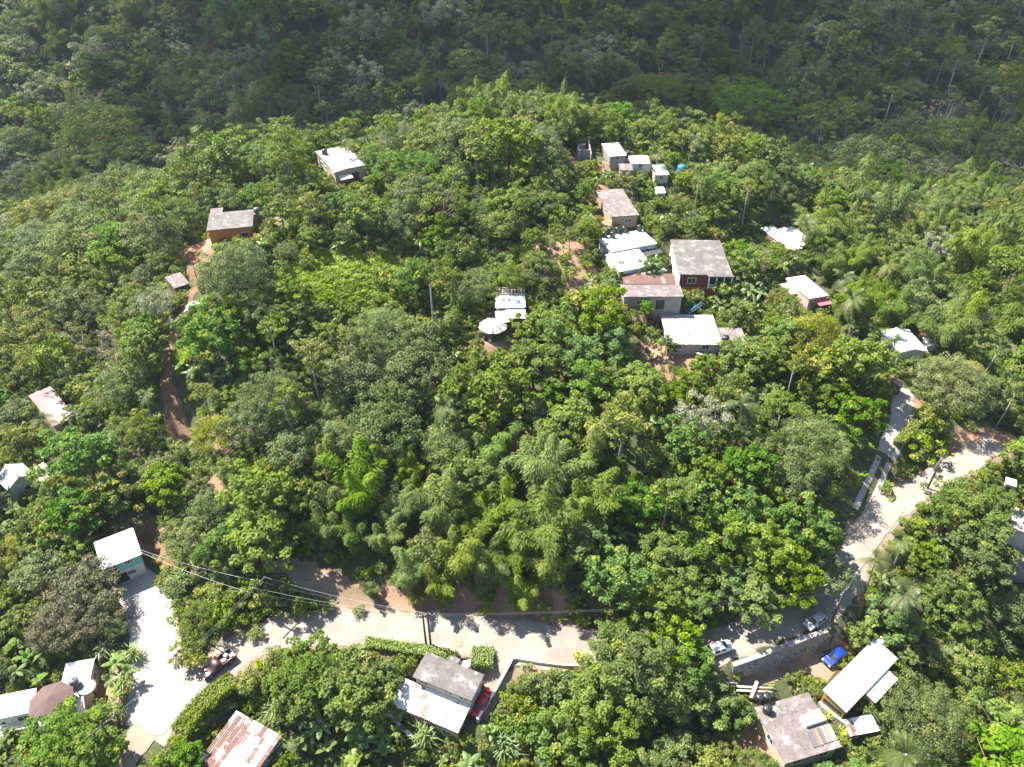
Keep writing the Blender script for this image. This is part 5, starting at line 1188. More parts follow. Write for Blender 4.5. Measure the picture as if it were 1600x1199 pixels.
# ------------------------------------------------------------------ poles and wires
POLES = {}
def pole(key, base_px, label, h, arm=0.0, group=None, armw=1.1):
    p = at(*base_px); r = thing('utility_pole', label, 'utility pole', p, arm, group)
    b = MB(); b.tube([(0,0,-1),(0,0,h*.5),(0,0,h)], [.17,.15,.11], 9); b.build('shaft', M_WOODP, r)
    b = MB(); b.box(-armw, armw, -.06, .06, h-.75, h-.6); b.build('crossarm', M_WOODP, r)
    for x in (-armw + .12, -armw*.4, armw*.4, armw - .12):
        i = MB(); i.lathe([(.04, h-.598), (.07, h-.52), (.06, h-.42), (.03, h-.38)], 8, (x, 0)); i.build('insulator', M_LAMP, r)
    POLES[key] = (np.array(p), h, arm, armw)
pole('a', (666,1008), 'leaning-looking utility pole nearer the pickup, of the twin pair by the road', 7.8, 0.25, 'twin poles beside the road')
pole('b', (673,1007), 'utility pole nearer the manhole, of the twin pair by the road', 7.6, 0.25, 'twin poles beside the road')
pole('c', (416,962), 'utility pole in the bushes above the road where many wires meet', 8.0, 1.0, None, 1.7)
pole('d', (1449,764), 'dark utility pole at the edge of the pale road near the red bank', 8.0, .9)
pole('e', (1299,972), 'utility pole beside the silver-grey car', 8.0, .7)
pole('f', (186,1176), 'utility pole by the sandy lane next to the big leafy tree', 7.5, .9, None, 1.7)
def tip(key, i):
    p, h, arm, w = POLES[key]; x = (-w + .12, -w*.4, w*.4, w - .12)[i]
    return np.array([p[0] + math.cos(arm) * x, p[1] + math.sin(arm) * x, p[2] + h - .4])
M_WIRE = plain('cable', (.10, .10, .105), .6); M_WIREL = plain('bare_cable', (.45, .44, .43), .5)
def wire(p0, p1, sag, label, group, r=.022, mat=None):
    b = MB(); p0, p1 = np.array(p0), np.array(p1); t = np.linspace(0, 1, 15)
    P = p0 * 0 + (p1 - p0) * t[:, None]; P[:, 2] -= 4 * sag * t * (1 - t); b.tube([Vector(q) for q in P], r, 5)
    o = b.build('overhead_wire', mat or M_WIRE); o.location = p0; tag(o, label, 'wire', group)
for i in range(4):
    wire(tip('c', i), tip('a', i), .5 + .12 * i, 'overhead wire from the bush-top pole to the twin poles', 'wires between bush-top pole and twin poles', .014, M_WIREL if i % 2 else M_WIRE)
    wire(tip('f', i), tip('c', i), .9 + .2 * i, 'overhead wire over the white junction between the lane pole and the bush-top pole', 'wires over the junction', .014, M_WIRE)
    wire(tip('e', i), tip('d', i), .8 + .1 * i, 'overhead wire beside the road bend between two dark poles', 'wires by the road bend', .018)
    wire(tip('b', i), tip('e', i), 1.0 + .2 * i, 'overhead wire from the twin poles toward the silver-grey car', 'wires along the road', .008)
for i in range(2):
    wire(local('teal', HOUSES['teal'].L/2 - .3, -HOUSES['teal'].W/2 + .5 + .5 * i, 4.9), tip('c', i * 2), .6, 'thin service wire from the teal house to the bush-top pole', 'service wires of the teal house', .02, M_WIREL)
for u, v, lb in ((308,437,'taller of two bare posts on the dirt path'), (316,431,'shorter of two bare posts on the dirt path')):
    p = at(u, v); b = MB(); b.tube([(0,0,-.6),(0,0,2.0),(.05,0,4.2 if u < 310 else 3.2)], [.11,.1,.08], 8); o = b.build('post', M_WOODP); o.location = p; tag(o, lb, 'post', 'posts on the dirt path')
for (u0,v0,u1,v1,lb) in ((1022,607,1110,680,0),):
    pass
def log(px, r, label, z=.5):
    P = [at(u, v) + np.array([0, 0, z + dz]) for u, v, dz in px]; b = MB(); c = P[0]; b.tube([Vector(q - c) for q in P], [r * (1 - .6 * i / max(1, len(P) - 1)) for i in range(len(P))], 7); o = b.build('fallen_trunk', PALE); o.location = c; tag(o, label, 'fallen tree')
log([(1088,560,.6),(1098,566,1.0),(1120,578,.6)], .22, 'pale fallen trunk sloping below the whitewashed house')

# ------------------------------------------------------------------ clipped hedges
def hedge(name, px, wd, h, label, mat):
    P = [at(u, v) for u, v in px]; r = thing(name, label, 'hedge', P[0]); c = P[0]; V = []; k = 0
    pts, nn, ti = [], [], []
    for i in range(len(P) - 1):
        L = np.linalg.norm(P[i+1] - P[i]); n = int(L * 330); t = rng.random(n)[:, None]; q = P[i] + (P[i+1] - P[i]) * t - c
        tv = unit((P[i+1] - P[i])[None])[0]; s = np.array([-tv[1], tv[0], 0])
        f = rng.random(n); a = rng.uniform(-1, 1, n); side = np.where(rng.random(n) < .5, -1, 1)
        top = f < .5
        off = np.where(top, a, side)[:, None] * s * wd / 2; zz = np.where(top, h, rng.uniform(.1, h, n))
        pts.append(q + off + np.stack([0*zz, 0*zz, zz + rng.normal(size=n) * .12], 1) + rng.normal(size=(n, 3)) * .09); nn.append(unit(np.where(top[:, None], np.array([[0, 0, 1.0]]), side[:, None] * s) + rng.normal(size=(n, 3)) * .5)); ti.append(rng.random(n))
    pts, nn, ti = map(np.concatenate, (pts, nn, ti))
    V, Fc = leaf_quads(pts, nn, rng.uniform(.2, .4, len(pts)), .6); link('hedge_leaves', fast_mesh('hedge_leaves', V, Fc, mat, ti), r)
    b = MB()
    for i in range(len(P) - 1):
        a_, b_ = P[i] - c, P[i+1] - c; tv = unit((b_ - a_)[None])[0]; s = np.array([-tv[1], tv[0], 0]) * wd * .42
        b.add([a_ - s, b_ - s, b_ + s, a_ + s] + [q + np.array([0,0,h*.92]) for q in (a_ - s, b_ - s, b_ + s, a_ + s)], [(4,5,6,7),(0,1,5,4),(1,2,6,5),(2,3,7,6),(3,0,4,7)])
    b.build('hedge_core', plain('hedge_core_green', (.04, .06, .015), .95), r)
hedge('clipped_hedge', [(572,1010),(610,1015),(660,1022),(714,1033)], 1.5, 1.2, 'long clipped hedge between the pale road and the slab house', L_HEDGE)
hedge('clipped_hedge', [(737,1031),(771,1034)], 2.9, 1.4, 'short thick clipped hedge beside the sandy driveway entrance', L_HEDGE)
hedge('roadside_hedge', [(282,1148),(310,1110),(338,1085),(368,1065)], 2.6, 1.0, 'grassy hedge bank between the road and the patchwork roof', L_SHRUB)
hedge('garden_hedge', [(1400,700),(1428,668),(1448,640)], 1.6, 1.3, 'yellow-green hedge along the steep white drive', L_SHRUB)

# ------------------------------------------------------------------ planting
LM = [('teal house',(190,862)),('twin utility poles',(668,985)),('fan-roofed hut',(770,505)),('dark red pickup',(340,1038)),('blue car',(1305,1026)),('orange house',(360,348)),('grass clearing',(545,440)),
 ('pink house',(1262,450)),('maroon cottage',(1098,405)),('gatehouse shed',(1400,595)),('white tarp heap',(313,479)),('red-striped roof',(78,630)),('green gable house',(25,748)),('ridge house',(528,250)),
 ('unfinished shell',(912,228)),('blue tank',(1064,265)),('tan slab house',(960,315)),('six-tank house',(980,385)),('whitewashed slab house',(1085,515)),('long narrow roof',(1220,372)),('hilltop palm-side roof',(1430,535)),
 ('road bend',(1360,820)),('steep white drive',(1395,680)),('stone retaining wall',(1220,1005)),('patchwork roof',(380,1150)),('grey slab house',(700,1060)),('brown canopy',(79,1095)),('pinkish slab house',(1245,1140)),
 ('long yellow house',(1345,1055)),('bush-top pole',(405,935)),('dark shaded roof',(1070,1152)),('photo-edge flat roof',(1592,812)),('red bank',(1535,695)),('white junction',(245,1110)),('road middle',(800,995)),('dirt track',(530,920)),('path shack',(277,438)),('white car',(1128,1010))]
LM = [(n.replace('hilltop palm-side roof', 'white gabled roof'), p) for n, p in LM]
DESC = {'domed_tree': 'grey-green dome tree', 'flushing_tree': 'yellow-flushed tree', 'brown_leaved_tree': 'brownish tree', 'leafy_tree': 'bright leafy tree', 'broadleaf_tree': 'mid-green tree', 'grey_leaved_tree': 'silvery tree', 'slender_tree': 'slender pale-trunked tree',
 'umbrella_tree': 'flat-topped tree', 'bamboo_clump': 'feathery bamboo clump', 'coconut_palm': 'palm', 'banana_plant': 'banana plant', 'shrub': 'low shrub', 'yellow_shrub': 'yellow shrub', 'bare_tree': 'nearly bare tree', 'cane_plant': 'strap-leaved plant'}
CAT = {'bamboo_clump': 'bamboo', 'coconut_palm': 'palm tree', 'banana_plant': 'banana plant', 'shrub': 'shrub', 'yellow_shrub': 'shrub', 'cane_plant': 'plant'}
CH = {'slender_tree': .95, 'coconut_palm': 1.0}
HS = {"coconut_palm": 1.0, "banana_plant": 1.0, "bamboo_clump": .95, "cane_plant": 1.0}
PLANTS = []   # (kind, proto index, x, y, z, scale, rz)
def at_dep(u, v): return proj(at(u, v))[2]
def hand(kind, u, v, d, k=None):
    """a plant whose crown centre is seen at (u, v) with crown diameter d in photo pixels"""
    pr = PROTO[kind]
    if k is None:
        want = d / 2 * at_dep(u, v) / F
        ok = [j for j in range(len(pr)) if abs(math.log(pr[j][2] / want)) < min(abs(math.log(q[2] / want)) for q in pr) + .25]
        k = ok[int(rng.integers(len(ok)))]
    k = k % len(pr); R, hc = pr[k][2], pr[k][3]
    s = 1.0
    for _ in range(3):
        p = at(u, v, hc * s); q = proj((p[0], p[1], p[2] + hc * s)); s = d / 2 * q[2] / F / R * HS.get(kind, .86)
    PLANTS.append([kind, int(k), p[0], p[1], p[2], s, rng.uniform(0, 6.28)])
HAND = {
 'domed_tree': [(600,520,110),(555,590,105),(645,565,100),(600,625,90),(430,625,110),(395,665,80),(520,685,80),(702,698,92),(1265,690,170),(1235,745,90),(1435,1125,150),(1490,600,125),(718,222,86),(625,205,80),(690,250,60),(370,430,120),(400,478,66),(620,345,60),(1580,955,80),(22,645,45),(230,480,55),(740,450,70),(1300,900,60),(455,700,70),(1180,270,60),(835,235,90),(1220,300,50),(700,320,60),(780,350,60),(330,800,70),(300,840,80),(95,470,60),(50,380,70),(130,345,70),(220,360,60),(60,900,70),(250,730,60),(1225,250,55)],
 'flushing_tree': [(180,772,78),(345,672,72),(1270,525,90),(1280,575,80),(70,850,66),(50,560,55),(138,608,60),(1215,470,42),(20,860,60),(1500,470,40),(980,275,55),(160,625,60)],
 'brown_leaved_tree': [(200,812,74),(128,925,100),(150,960,70),(110,975,80),(80,985,60)],
 'leafy_tree': [(485,1045,140),(545,1085,110),(460,1090,80),(100,1165,125),(150,1178,80),(288,1168,85),(985,1035,190),(930,1075,120),(1045,1085,120),(960,1130,120),(880,1160,90),(1100,1090,80),(1150,1120,60),(455,490,55),(432,515,50),(475,545,45),(415,770,105),(400,840,110),(350,850,70),(1495,805,105),(1555,775,90),(1530,880,100),(1450,865,50),(1228,890,110),(1175,925,95),(1255,922,50),(1110,850,100),(1040,870,110),(960,900,100),(920,850,80),(1000,790,80),(1080,780,80),(1160,800,80),(1180,700,70),(920,600,80),(860,620,70),(1000,600,80),(1070,610,60),(940,500,80),(960,540,70),(870,520,80),(905,560,70),(1170,565,80),(1338,645,70),(1290,620,60),(560,195,45),(1350,990,60),(1400,960,90),(1480,930,100),(1540,830,90),(780,420,50),(940,170,60),(960,1000,70),(1090,940,80),(1020,930,80),(1062,1000,85),(1086,1036,75),(1038,965,85),(1042,532,52),(1168,560,70),(1098,572,40),(1010,475,30),(650,440,60),(1130,430,50),(1200,860,90),(1260,830,90),(1230,480,35)],
 'grey_leaved_tree': [(1100,655,70),(780,130,26),(1170,630,40),(1277,265,28),(245,470,55),(1470,390,50)],
 'umbrella_tree': [(190,255,130),(1170,205,140),(1060,150,100),(1030,145,80),(640,265,110),(400,210,90),(1150,150,120),(1005,130,70)],
 'bamboo_clump': [(560,745,110),(600,830,70),(578,905,60),(510,815,70),(650,760,60),(690,790,100),(715,855,100),(780,775,90),(855,720,110),(845,800,120),(920,770,110),(900,800,80),(770,680,90),(920,690,80),(860,870,80),(760,880,80),(690,905,70),(640,880,70),(800,850,80),(620,790,70),(520,770,70),(740,800,80),(960,770,60),(840,165,50),(810,170,60),(870,175,60),(760,160,60),(720,165,50),(900,185,60)],
 'coconut_palm': [(1415,845,55),(1400,915,75),(1345,470,60),(1490,465,45),(1420,1190,90),(685,630,60),(535,200,36),(75,655,45),(1030,235,36),(1370,880,55),(225,620,40),(1405,535,45),(240,262,30),(1360,310,36),(1375,318,36),(1085,185,30),(1100,260,26)],
 'cane_plant': [(283,905,45),(40,905,60),(165,1015,50),(30,1010,40),(205,1020,40),(190,1070,45),(660,1150,60),(790,1160,60),(1565,1005,50),(430,1110,50),(520,575,40)],
 'banana_plant': [(440,1105,45),(470,1120,50),(500,1135,50),(530,1120,50),(555,1145,50),(585,1130,45),(510,1165,50),(560,1180,50),(600,1170,50),(470,1160,45),(620,1140,40),(540,1095,45),(20,1010,45),(45,1030,45),(70,1015,45),(25,1050,45),(60,1060,40),(180,1035,40),(200,1050,40),(170,1060,40),(185,1085,40),(800,1170,45),(850,1150,45),(1510,985,50),(1530,1010,50),(1490,1010,45),(1505,1030,40),(300,580,36),(330,590,36),(285,570,30),(360,575,36),(890,300,30),(905,320,28),(920,340,28),(880,325,30),(530,380,36),(520,370,30),(1180,480,36),(1160,470,36),(1190,455,36),(1240,580,40),(1140,470,30),(940,255,24),(955,270,22),(235,615,34),(1240,400,30),(1225,415,30),(10,790,40),(20,800,40),(15,820,40)],
 'slender_tree': [(440,165,36),(500,160,40),(505,170,30),(595,145,30),(1290,205,40),(1330,190,40),(1370,200,42),(1480,80,40),(1500,100,40),(1440,60,36),(1240,90,36),(1300,50,36),(1545,45,40),(1430,15,34),(1180,60,30),(860,40,30),(730,130,26),(1095,270,40),(1170,300,40),(1350,330,40),(1560,330,40),(1460,200,40),(1490,200,40),(1540,120,40),(1260,120,36),(1395,150,40),(690,120,30),(650,40,30),(915,130,30)],
 'bare_tree': [(145,535,70),(190,520,60),(170,555,60),(980,1075,50),(1180,420,30),(915,800,40),(320,850,50),(1480,240,40),(345,225,36),(1400,235,40),(1230,225,30)],
 'shrub': [(1258,1065,30),(602,432,52),(618,448,44),(478,408,36),(645,418,40),(588,468,32),(470,455,36),(632,470,36),(330,930,60),(300,1030,50),(285,1015,45),(290,960,50),(375,935,60),(350,960,60),(255,910,30),(262,895,24),(380,975,40),(440,950,40),(400,990,30),(1330,990,36),(350,395,50),(380,390,50),(410,375,40),(320,420,30),(1132,452,46),(1088,464,30),(830,1065,50),(822,1095,50),(808,1135,60),(870,1070,60),(840,1100,60),(1445,650,40),(1440,700,60),(1460,665,40),(1480,680,30),(1410,735,34),(1385,765,24),(650,935,36),(690,940,30),(760,935,34),(850,950,34),(900,950,34),(560,955,24),(470,950,40),(510,950,30)],
 'yellow_shrub': [(1382,1100,36),(1386,1118,30),(258,885,16),(245,878,14),(65,1065,20),(68,1085,18),(1392,780,10),(905,1025,24),(312,925,22)],
}
for kind, L in HAND.items():
    for u, v, d in L: hand(kind, u, v, d)
n_hand = len(PLANTS)

# what must stay in sight
KEEP = []
def keep(u, v, z=None):
    p = at(u, v) if z is None else at_z(u, v, z); KEEP.append((u, v, proj(p)[2]))
for key, (px, wd) in ROADS.items():
    P = np.array(px, float)
    for i in range(len(P) - 1):
        L = np.linalg.norm(P[i+1] - P[i]); m = max(1, int(L / 9))
        for t in np.linspace(0, 1, m, endpoint=False):
            u, v = P[i] + (P[i+1] - P[i]) * t
            if key == 'road' and (925 < u < 1110 or 1290 < u < 1335): continue
            if key == 'path' and 580 < v < 635: continue
            if key == 'dirt_track' and u < 500: continue
            w2 = wd[i] * 4.4
            d = (P[i+1] - P[i]) / L; s = np.array([-d[1], d[0]])
            for f in (-1, -.5, 0, .5, 1): keep(u + s[0] * w2 * f, v + s[1] * w2 * f * .8)
for key, f in HOUSES.items():
    if key in ('dark_roof', 'edge_grey', 'valley_grey'): continue
    q = np.array(f.quad, float)
    for a in np.linspace(0, 1, 5):
        for b_ in np.linspace(0, 1, 4):
            p = (q[0] * (1 - a) + q[1] * a) * (1 - b_) + (q[3] * (1 - a) + q[2] * a) * b_
            keep(p[0], p[1], f.zr)
        p = q[3] * (1 - a) + q[2] * a; keep(p[0], p[1] + 9, f.zp)
for u, v in [(340,1038),(1270,968),(1290,1030),(1310,1020),(1230,1020),(1180,1035),(1270,1000),(1200,1055),(1250,1050),(1320,985),(310,480),(303,480),(322,478),(545,420),(500,430),(600,420),(540,460),(510,470),(570,470),(530,485),(560,484),(590,470),(480,420),(480,450),(625,440),(650,1015),(600,1015),(700,1020),(755,1025),(745,1100),(760,1075),(780,1040),(640,1130),(260,1090),(290,1090),(215,930),(865,400),(880,412),(900,415),(790,540),(1400,620),(700,960),(760,962),(800,965),(850,970),(640,960),(1310,960),(1340,955),(1200,1062),(1230,1066),(1262,1058),(1180,1064),(1072,438),(1075,450),(1095,444),(1110,448)]: keep(u, v)
KU = np.array(KEEP)
CLEAR = [at(545, 440), at(500, 430), at(590, 435), at(560, 470), at(520, 410)]
GRASS_POLY = np.array([at(u, v)[:2] for u, v in [(440,415),(500,396),(600,398),(650,430),(640,470),(590,488),(520,492),(470,470)]])
GRASS2 = np.array([at(u, v)[:2] for u, v in [(282,500),(325,492),(345,520),(320,560),(285,570),(278,540)]])
allroad = np.concatenate([np.column_stack([Q[:, :2], w / 2]) for Q, w in LINES.values()])
def blocked_world(x, y, r):
    d = np.hypot(allroad[:, 0] - x, allroad[:, 1] - y) - allroad[:, 2]
    if d.min() < r: return True
    for f in HOUSES.values():
        ca, sa = math.cos(f.a), math.sin(f.a); dx, dy = x - f.c[0], y - f.c[1]
        if max(abs(dx * ca + dy * sa) - f.L / 2, abs(-dx * sa + dy * ca) - f.W / 2) < r: return True
    q = lambda P: bool(in_poly(np.array([x]), np.array([y]), P)[0])
    return q(YARDP) or q(JUNC)
def hides(x, y, z, hc, Rr, k=1.08):
    u, v, dep = proj((x, y, z + hc)); rp = Rr * F / dep * k
    m = (np.abs(KU[:, 0] - u) < rp) & (np.abs(KU[:, 1] - v) < rp)
    if not m.any(): return False
    q = KU[m]; return bool(((np.hypot(q[:, 0] - u, q[:, 1] - v) < rp) & (q[:, 2] > dep - 3)).any())
LIT = [at(u, v) for u, v in [(545,440),(510,425),(575,425),(600,440),(540,465),(505,450),(570,455),(490,440),(525,410),(1400,770),(1430,755),(1370,800),(1345,835),(1460,740),(1410,640),(1400,670),(1405,620),(290,490),(275,520),(300,460),(272,655),(600,985),(560,985),(700,1000),(650,995),(760,1005),(820,1010),(870,1012),(330,1050),(260,1090),(245,1000),(250,1050),(300,1090),(230,930),(215,905),(310,380),(865,405),(880,415),(1230,1050),(1260,1045),(1310,990),(1320,965),(775,1045),(310,500),(300,530),(1215,380),(1355,820),(1385,790),(1415,770),(1445,750),(1340,860),(1500,725),(1210,1048),(1250,1035),(1280,1040)]]
for f in HOUSES.values(): LIT.append(np.array([f.c[0], f.c[1], f.zr]))
LIT = np.array(LIT)
def shades(x, y, z, hc, Rr):
    h = z + hc - LIT[:, 2]; ok = h > 0
    sx = x - TOSUN[0] / TOSUN[2] * h; sy = y - TOSUN[1] / TOSUN[2] * h
    return bool((ok & (np.hypot(LIT[:, 0] - sx, LIT[:, 1] - sy) < Rr * .95)).any())
def zone(u, v, y):
    if y > 232:
        if u > 1150: return [('broadleaf_tree', .26), ('bamboo_clump', .34), ('slender_tree', .08), ('domed_tree', .16), ('umbrella_tree', .03), ('grey_leaved_tree', .09), ('bare_tree', .04)]
        return [('broadleaf_tree', .38), ('domed_tree', .24), ('leafy_tree', .08), ('bamboo_clump', .16), ('slender_tree', .05), ('grey_leaved_tree', .07), ('flushing_tree', .02)]
    if u > 1230 and v < 540: return [('bamboo_clump', .66), ('broadleaf_tree', .22), ('coconut_palm', .05), ('leafy_tree', .07)]
    if v < 240 and 680 < u < 930: return [('bamboo_clump', .4), ('broadleaf_tree', .35), ('leafy_tree', .25)]
    if 430 < u < 960 and 700 < v < 960: return [('bamboo_clump', .5), ('leafy_tree', .35), ('broadleaf_tree', .15)]
    if u < 330 and v < 720: return [('broadleaf_tree', .43), ('domed_tree', .26), ('leafy_tree', .12), ('bamboo_clump', .06), ('flushing_tree', .04), ('slender_tree', .03), ('bare_tree', .03), ('grey_leaved_tree', .01)]
    if v > 1080 and u < 880: return [('banana_plant', .5), ('leafy_tree', .3), ('shrub', .2)]
    if u > 850 and v > 540: return [('leafy_tree', .52), ('broadleaf_tree', .28), ('domed_tree', .05), ('banana_plant', .05), ('flushing_tree', .01), ('slender_tree', .03), ('bare_tree', .02), ('coconut_palm', .02)]
    if 900 < u < 1250 and v < 600: return [('broadleaf_tree', .4), ('leafy_tree', .3), ('shrub', .15), ('banana_plant', .15)]
    return [('broadleaf_tree', .44), ('domed_tree', .16), ('leafy_tree', .24), ('shrub', .06), ('flushing_tree', .02), ('slender_tree', .03), ('coconut_palm', .01), ('bare_tree', .02)]
for p in PLANTS:
    if p[0] in ('shrub', 'yellow_shrub', 'banana_plant', 'cane_plant', 'coconut_palm', 'bare_tree'): continue
    pr = PROTO[p[0]][p[1]]; 
    for _ in range(5):
        if not hides(p[2], p[3], p[4], pr[3] * p[5], pr[2] * p[5], .9) and not (shades(p[2], p[3], p[4], pr[3] * p[5], pr[2] * p[5]) and p[5] > .75): break
        p[5] *= .9
# even random cover, thinner where a hand-placed crown already stands
SCRUB = [np.array([at(u, v)[:2] for u, v in q]) for q in (
 [(838,345),(925,340),(940,400),(925,445),(860,445),(832,400)], [(650,390),(760,380),(830,430),(760,470),(660,450)], [(1150,330),(1195,370),(1225,400),(1200,430),(1150,400)], [(330,372),(420,370),(440,400),(400,420),(330,405)],
 [(700,500),(750,480),(760,540),(800,545),(770,580),(700,570)], [(940,440),(985,430),(990,480),(950,490)], [(1160,480),(1230,485),(1230,540),(1170,530)], [(380,940),(500,935),(560,955),(480,975),(400,990)], [(960,610),(1010,600),(1120,680),(1180,720),(1120,740),(1000,690)], [(820,640),(835,720),(800,720),(790,660)])]
def scrubby(x, y): return any(bool(in_poly(np.array([x]), np.array([y]), q)[0]) for q in SCRUB)
cell = {}
def near(x, y, r):
    i, j = int(x // 8), int(y // 8)
    for a in (-2, -1, 0, 1, 2):
        for b_ in (-2, -1, 0, 1, 2):
            for (px, py, pr) in cell.get((i + a, j + b_), ()):
                if math.hypot(px - x, py - y) < (r + pr): return True
    return False
def put(x, y, r): cell.setdefault((int(x // 8), int(y // 8)), []).append((x, y, r))
for p in PLANTS:
    pr = PROTO[p[0]][p[1]]
    if p[0] not in ('shrub', 'yellow_shrub', 'banana_plant', 'cane_plant'): put(p[2], p[3], pr[2] * p[5] * .62)
    else: put(p[2], p[3], .8)
xs = []
tries = 40000
for i in range(tries):
    if i < 22000:
        y = 32 + 214 * rng.random(); x = rng.uniform(-1, 1) * (.74 * y + 62)
    else:
        y = rng.uniform(225, 556); x = rng.uniform(-1, 1) * min(328, .72 * y + 60)
    z = float(hgt(x, y)); u, v, dep = proj((x, y, z + 4))
    zl = zone(u, v, y); kind = zl[rng.choice(len(zl), p=np.array([q for _, q in zl]) / sum(q for _, q in zl))][0]
    pr = PROTO[kind]; k = int(rng.integers(len(pr)))
    if pr[k][2] > 6.5 and kind != 'umbrella_tree' and rng.random() < .7: k = 0
    big = 1.25 if y > 240 else 1.0
    if y < 235 and scrubby(x, y):
        if rng.random() < .8: kind = ('shrub', 'banana_plant', 'shrub', 'cane_plant')[int(rng.integers(4))]; pr = PROTO[kind]; k = int(rng.integers(len(pr)))
    s = float(np.clip(math.exp(rng.normal() * .40 - .06), .45, 2.0)) * big * (.85 if kind == 'domed_tree' and y < 235 else 1.0); R = pr[k][2] * s
    if kind == 'umbrella_tree': s *= .8
    if kind == 'coconut_palm': s = min(s, .9)
    if kind == 'slender_tree': s = min(s, 1.1)
    if 180 < y < 245: s = min(s, 1.05)
    if 1150 < u < 1292 and 1032 < v < 1088 and y < 90: continue
    R = pr[k][2] * s
    rr = R * (.64 if kind not in ('shrub', 'banana_plant') else .55)
    if near(x, y, rr): continue
    if blocked_world(x, y, min(R * .55, 2.4)): continue
    if in_poly(np.array([x]), np.array([y]), GRASS_POLY)[0] or in_poly(np.array([x]), np.array([y]), GRASS2)[0]: continue
    if y < 240 and -60 < u < 1660 and (hides(x, y, z, pr[k][3] * s, R) or shades(x, y, z, pr[k][3] * s, R)):
        # try a low plant instead
        kind = 'shrub'; pr = PROTO[kind]; k = int(rng.integers(4)); s = rng.uniform(.5, .95); R = pr[k][2] * s; rr = R * .5
        if near(x, y, rr) or blocked_world(x, y, .7) or hides(x, y, z, 1.2 * s, R, .7): continue
    put(x, y, rr); PLANTS.append([kind, k, x, y, z, s, rng.uniform(0, 6.28)])
print('plants', len(PLANTS))
# which become things of their own: in view, nearest ridge and slopes, the largest of each kind
info = []
for i, (kind, k, x, y, z, s, rz) in enumerate(PLANTS):
    pr = PROTO[kind][k]; u, v, dep = proj((x, y, z + pr[3] * s)); rp = pr[2] * s * F / dep
    vis = -rp * .6 < u < 1600 + rp * .6 and -rp * .5 < v < 1199 + rp * .6
    info.append((u, v, rp, vis))
CAP = 280
solo = set(range(n_hand))
bykind = {}
for i, p in enumerate(PLANTS): bykind.setdefault(p[0], []).append(i)
for kind, idx in bykind.items():
    c = sorted([i for i in idx if i >= n_hand and info[i][3] and PLANTS[i][3] < 236], key=lambda i: -info[i][2])
    room = CAP - sum(1 for i in idx if i < n_hand)
    solo.update(c[:max(0, room)])
rows = []
names = [n for n, _ in LM]; lp = np.array([p for _, p in LM], float)
for i in sorted(solo):
    kind = PLANTS[i][0]; u, v, rp, vis = info[i]
    d = np.hypot(lp[:, 0] - u, lp[:, 1] - v); a = int(d.argmin())
    if d[a] < 1: d[a] = 1
    dirn = np.array([u, v]) - lp[a]; best, bs = None, -9
    for j in range(len(lp)):
        if j == a: continue
        w_ = lp[j] - lp[a]; n_ = np.hypot(*w_)
        if n_ < d[a] * .9: continue
        c_ = float(dirn @ w_) / (n_ * max(d[a], 1e-3)) - n_ / 1800
        if c_ > bs: bs, best = c_, j
    rows.append((i, kind, a, best, d[a]))
count = {}
ORD = 'first second third fourth fifth sixth seventh eighth ninth tenth eleventh twelfth'.split()
ORD += ['thirteenth', 'fourteenth', 'fifteenth', 'sixteenth', 'seventeenth', 'eighteenth', 'nineteenth', 'twentieth'] + ['twenty-' + o for o in ORD[:9]] + ['thirtieth'] + ['thirty-' + o for o in ORD[:9]]
tot = {}
for r in rows: tot[(r[1], r[2], r[3])] = tot.get((r[1], r[2], r[3]), 0) + 1
for i, kind, a, b_, dd in sorted(rows, key=lambda r: r[4]):
    key = (kind, a, b_); count[key] = count.get(key, 0) + 1
    o_ = '' if tot[key] == 1 else ORD[min(count[key] - 1, len(ORD) - 1)] + ' '
    lab = '%s%s from the %s toward the %s' % (o_, DESC[kind], names[a], names[b_])
    _, k, x, y, z, s, rz = PLANTS[i]; pr = PROTO[kind][k]
    root = thing(kind, lab, CAT.get(kind, 'tree'), (x, y, z), rz, DESC[kind] + 's on the hillside'); root.scale = (s, s, s * rng.uniform(.92, 1.1))
    cn, tn = {'bamboo_clump': ('foliage', 'stems'), 'banana_plant': ('leaves', 'stem'), 'shrub': ('foliage', 'stem'), 'yellow_shrub': ('foliage', 'stem'), 'cane_plant': ('leaves', 'stems')}.get(kind, ('crown', 'trunk'))
    link(cn, pr[0], root); link(tn, pr[1], root)
print('solo', len(solo), {k: sum(1 for i in v if i in solo) for k, v in bykind.items()})
# the rest is the far wood
fp = []; order = {}
def joined(pr):
    a, b_ = pr[0], pr[1]; me = a.copy(); import bmesh
    return me
kinds = sorted(bykind); flat = []
for kd in kinds:
    for k, pr in enumerate(PROTO[kd]): order[(kd, k)] = len(flat); flat.append(pr)
rest = [i for i in range(len(PLANTS)) if i not in solo]
R0 = [PLANTS[i] for i in rest]
if R0:
    arr = dict(pts=[(p[2], p[3], p[4]) for p in R0], sc=[p[5] for p in R0], rz=[p[6] for p in R0], idx=[order[(p[0], p[1])] for p in R0])
    scatter('forest', arr['pts'], arr['sc'], arr['rz'], arr['idx'], [p[0] for p in flat], 'dense forest covering the far valley, hillside and outskirts of the village', 'forest')
    sl = [j for j, p in enumerate(R0) if p[0] in ('slender_tree', 'coconut_palm', 'bare_tree', 'broadleaf_tree') and p[3] < 480]
    scatter('forest_trunks', [arr['pts'][j] for j in sl], [arr['sc'][j] for j in sl], [arr['rz'][j] for j in sl], [arr['idx'][j] for j in sl], [p[1] for p in flat], 'pale trunks standing in the far forest', 'forest')

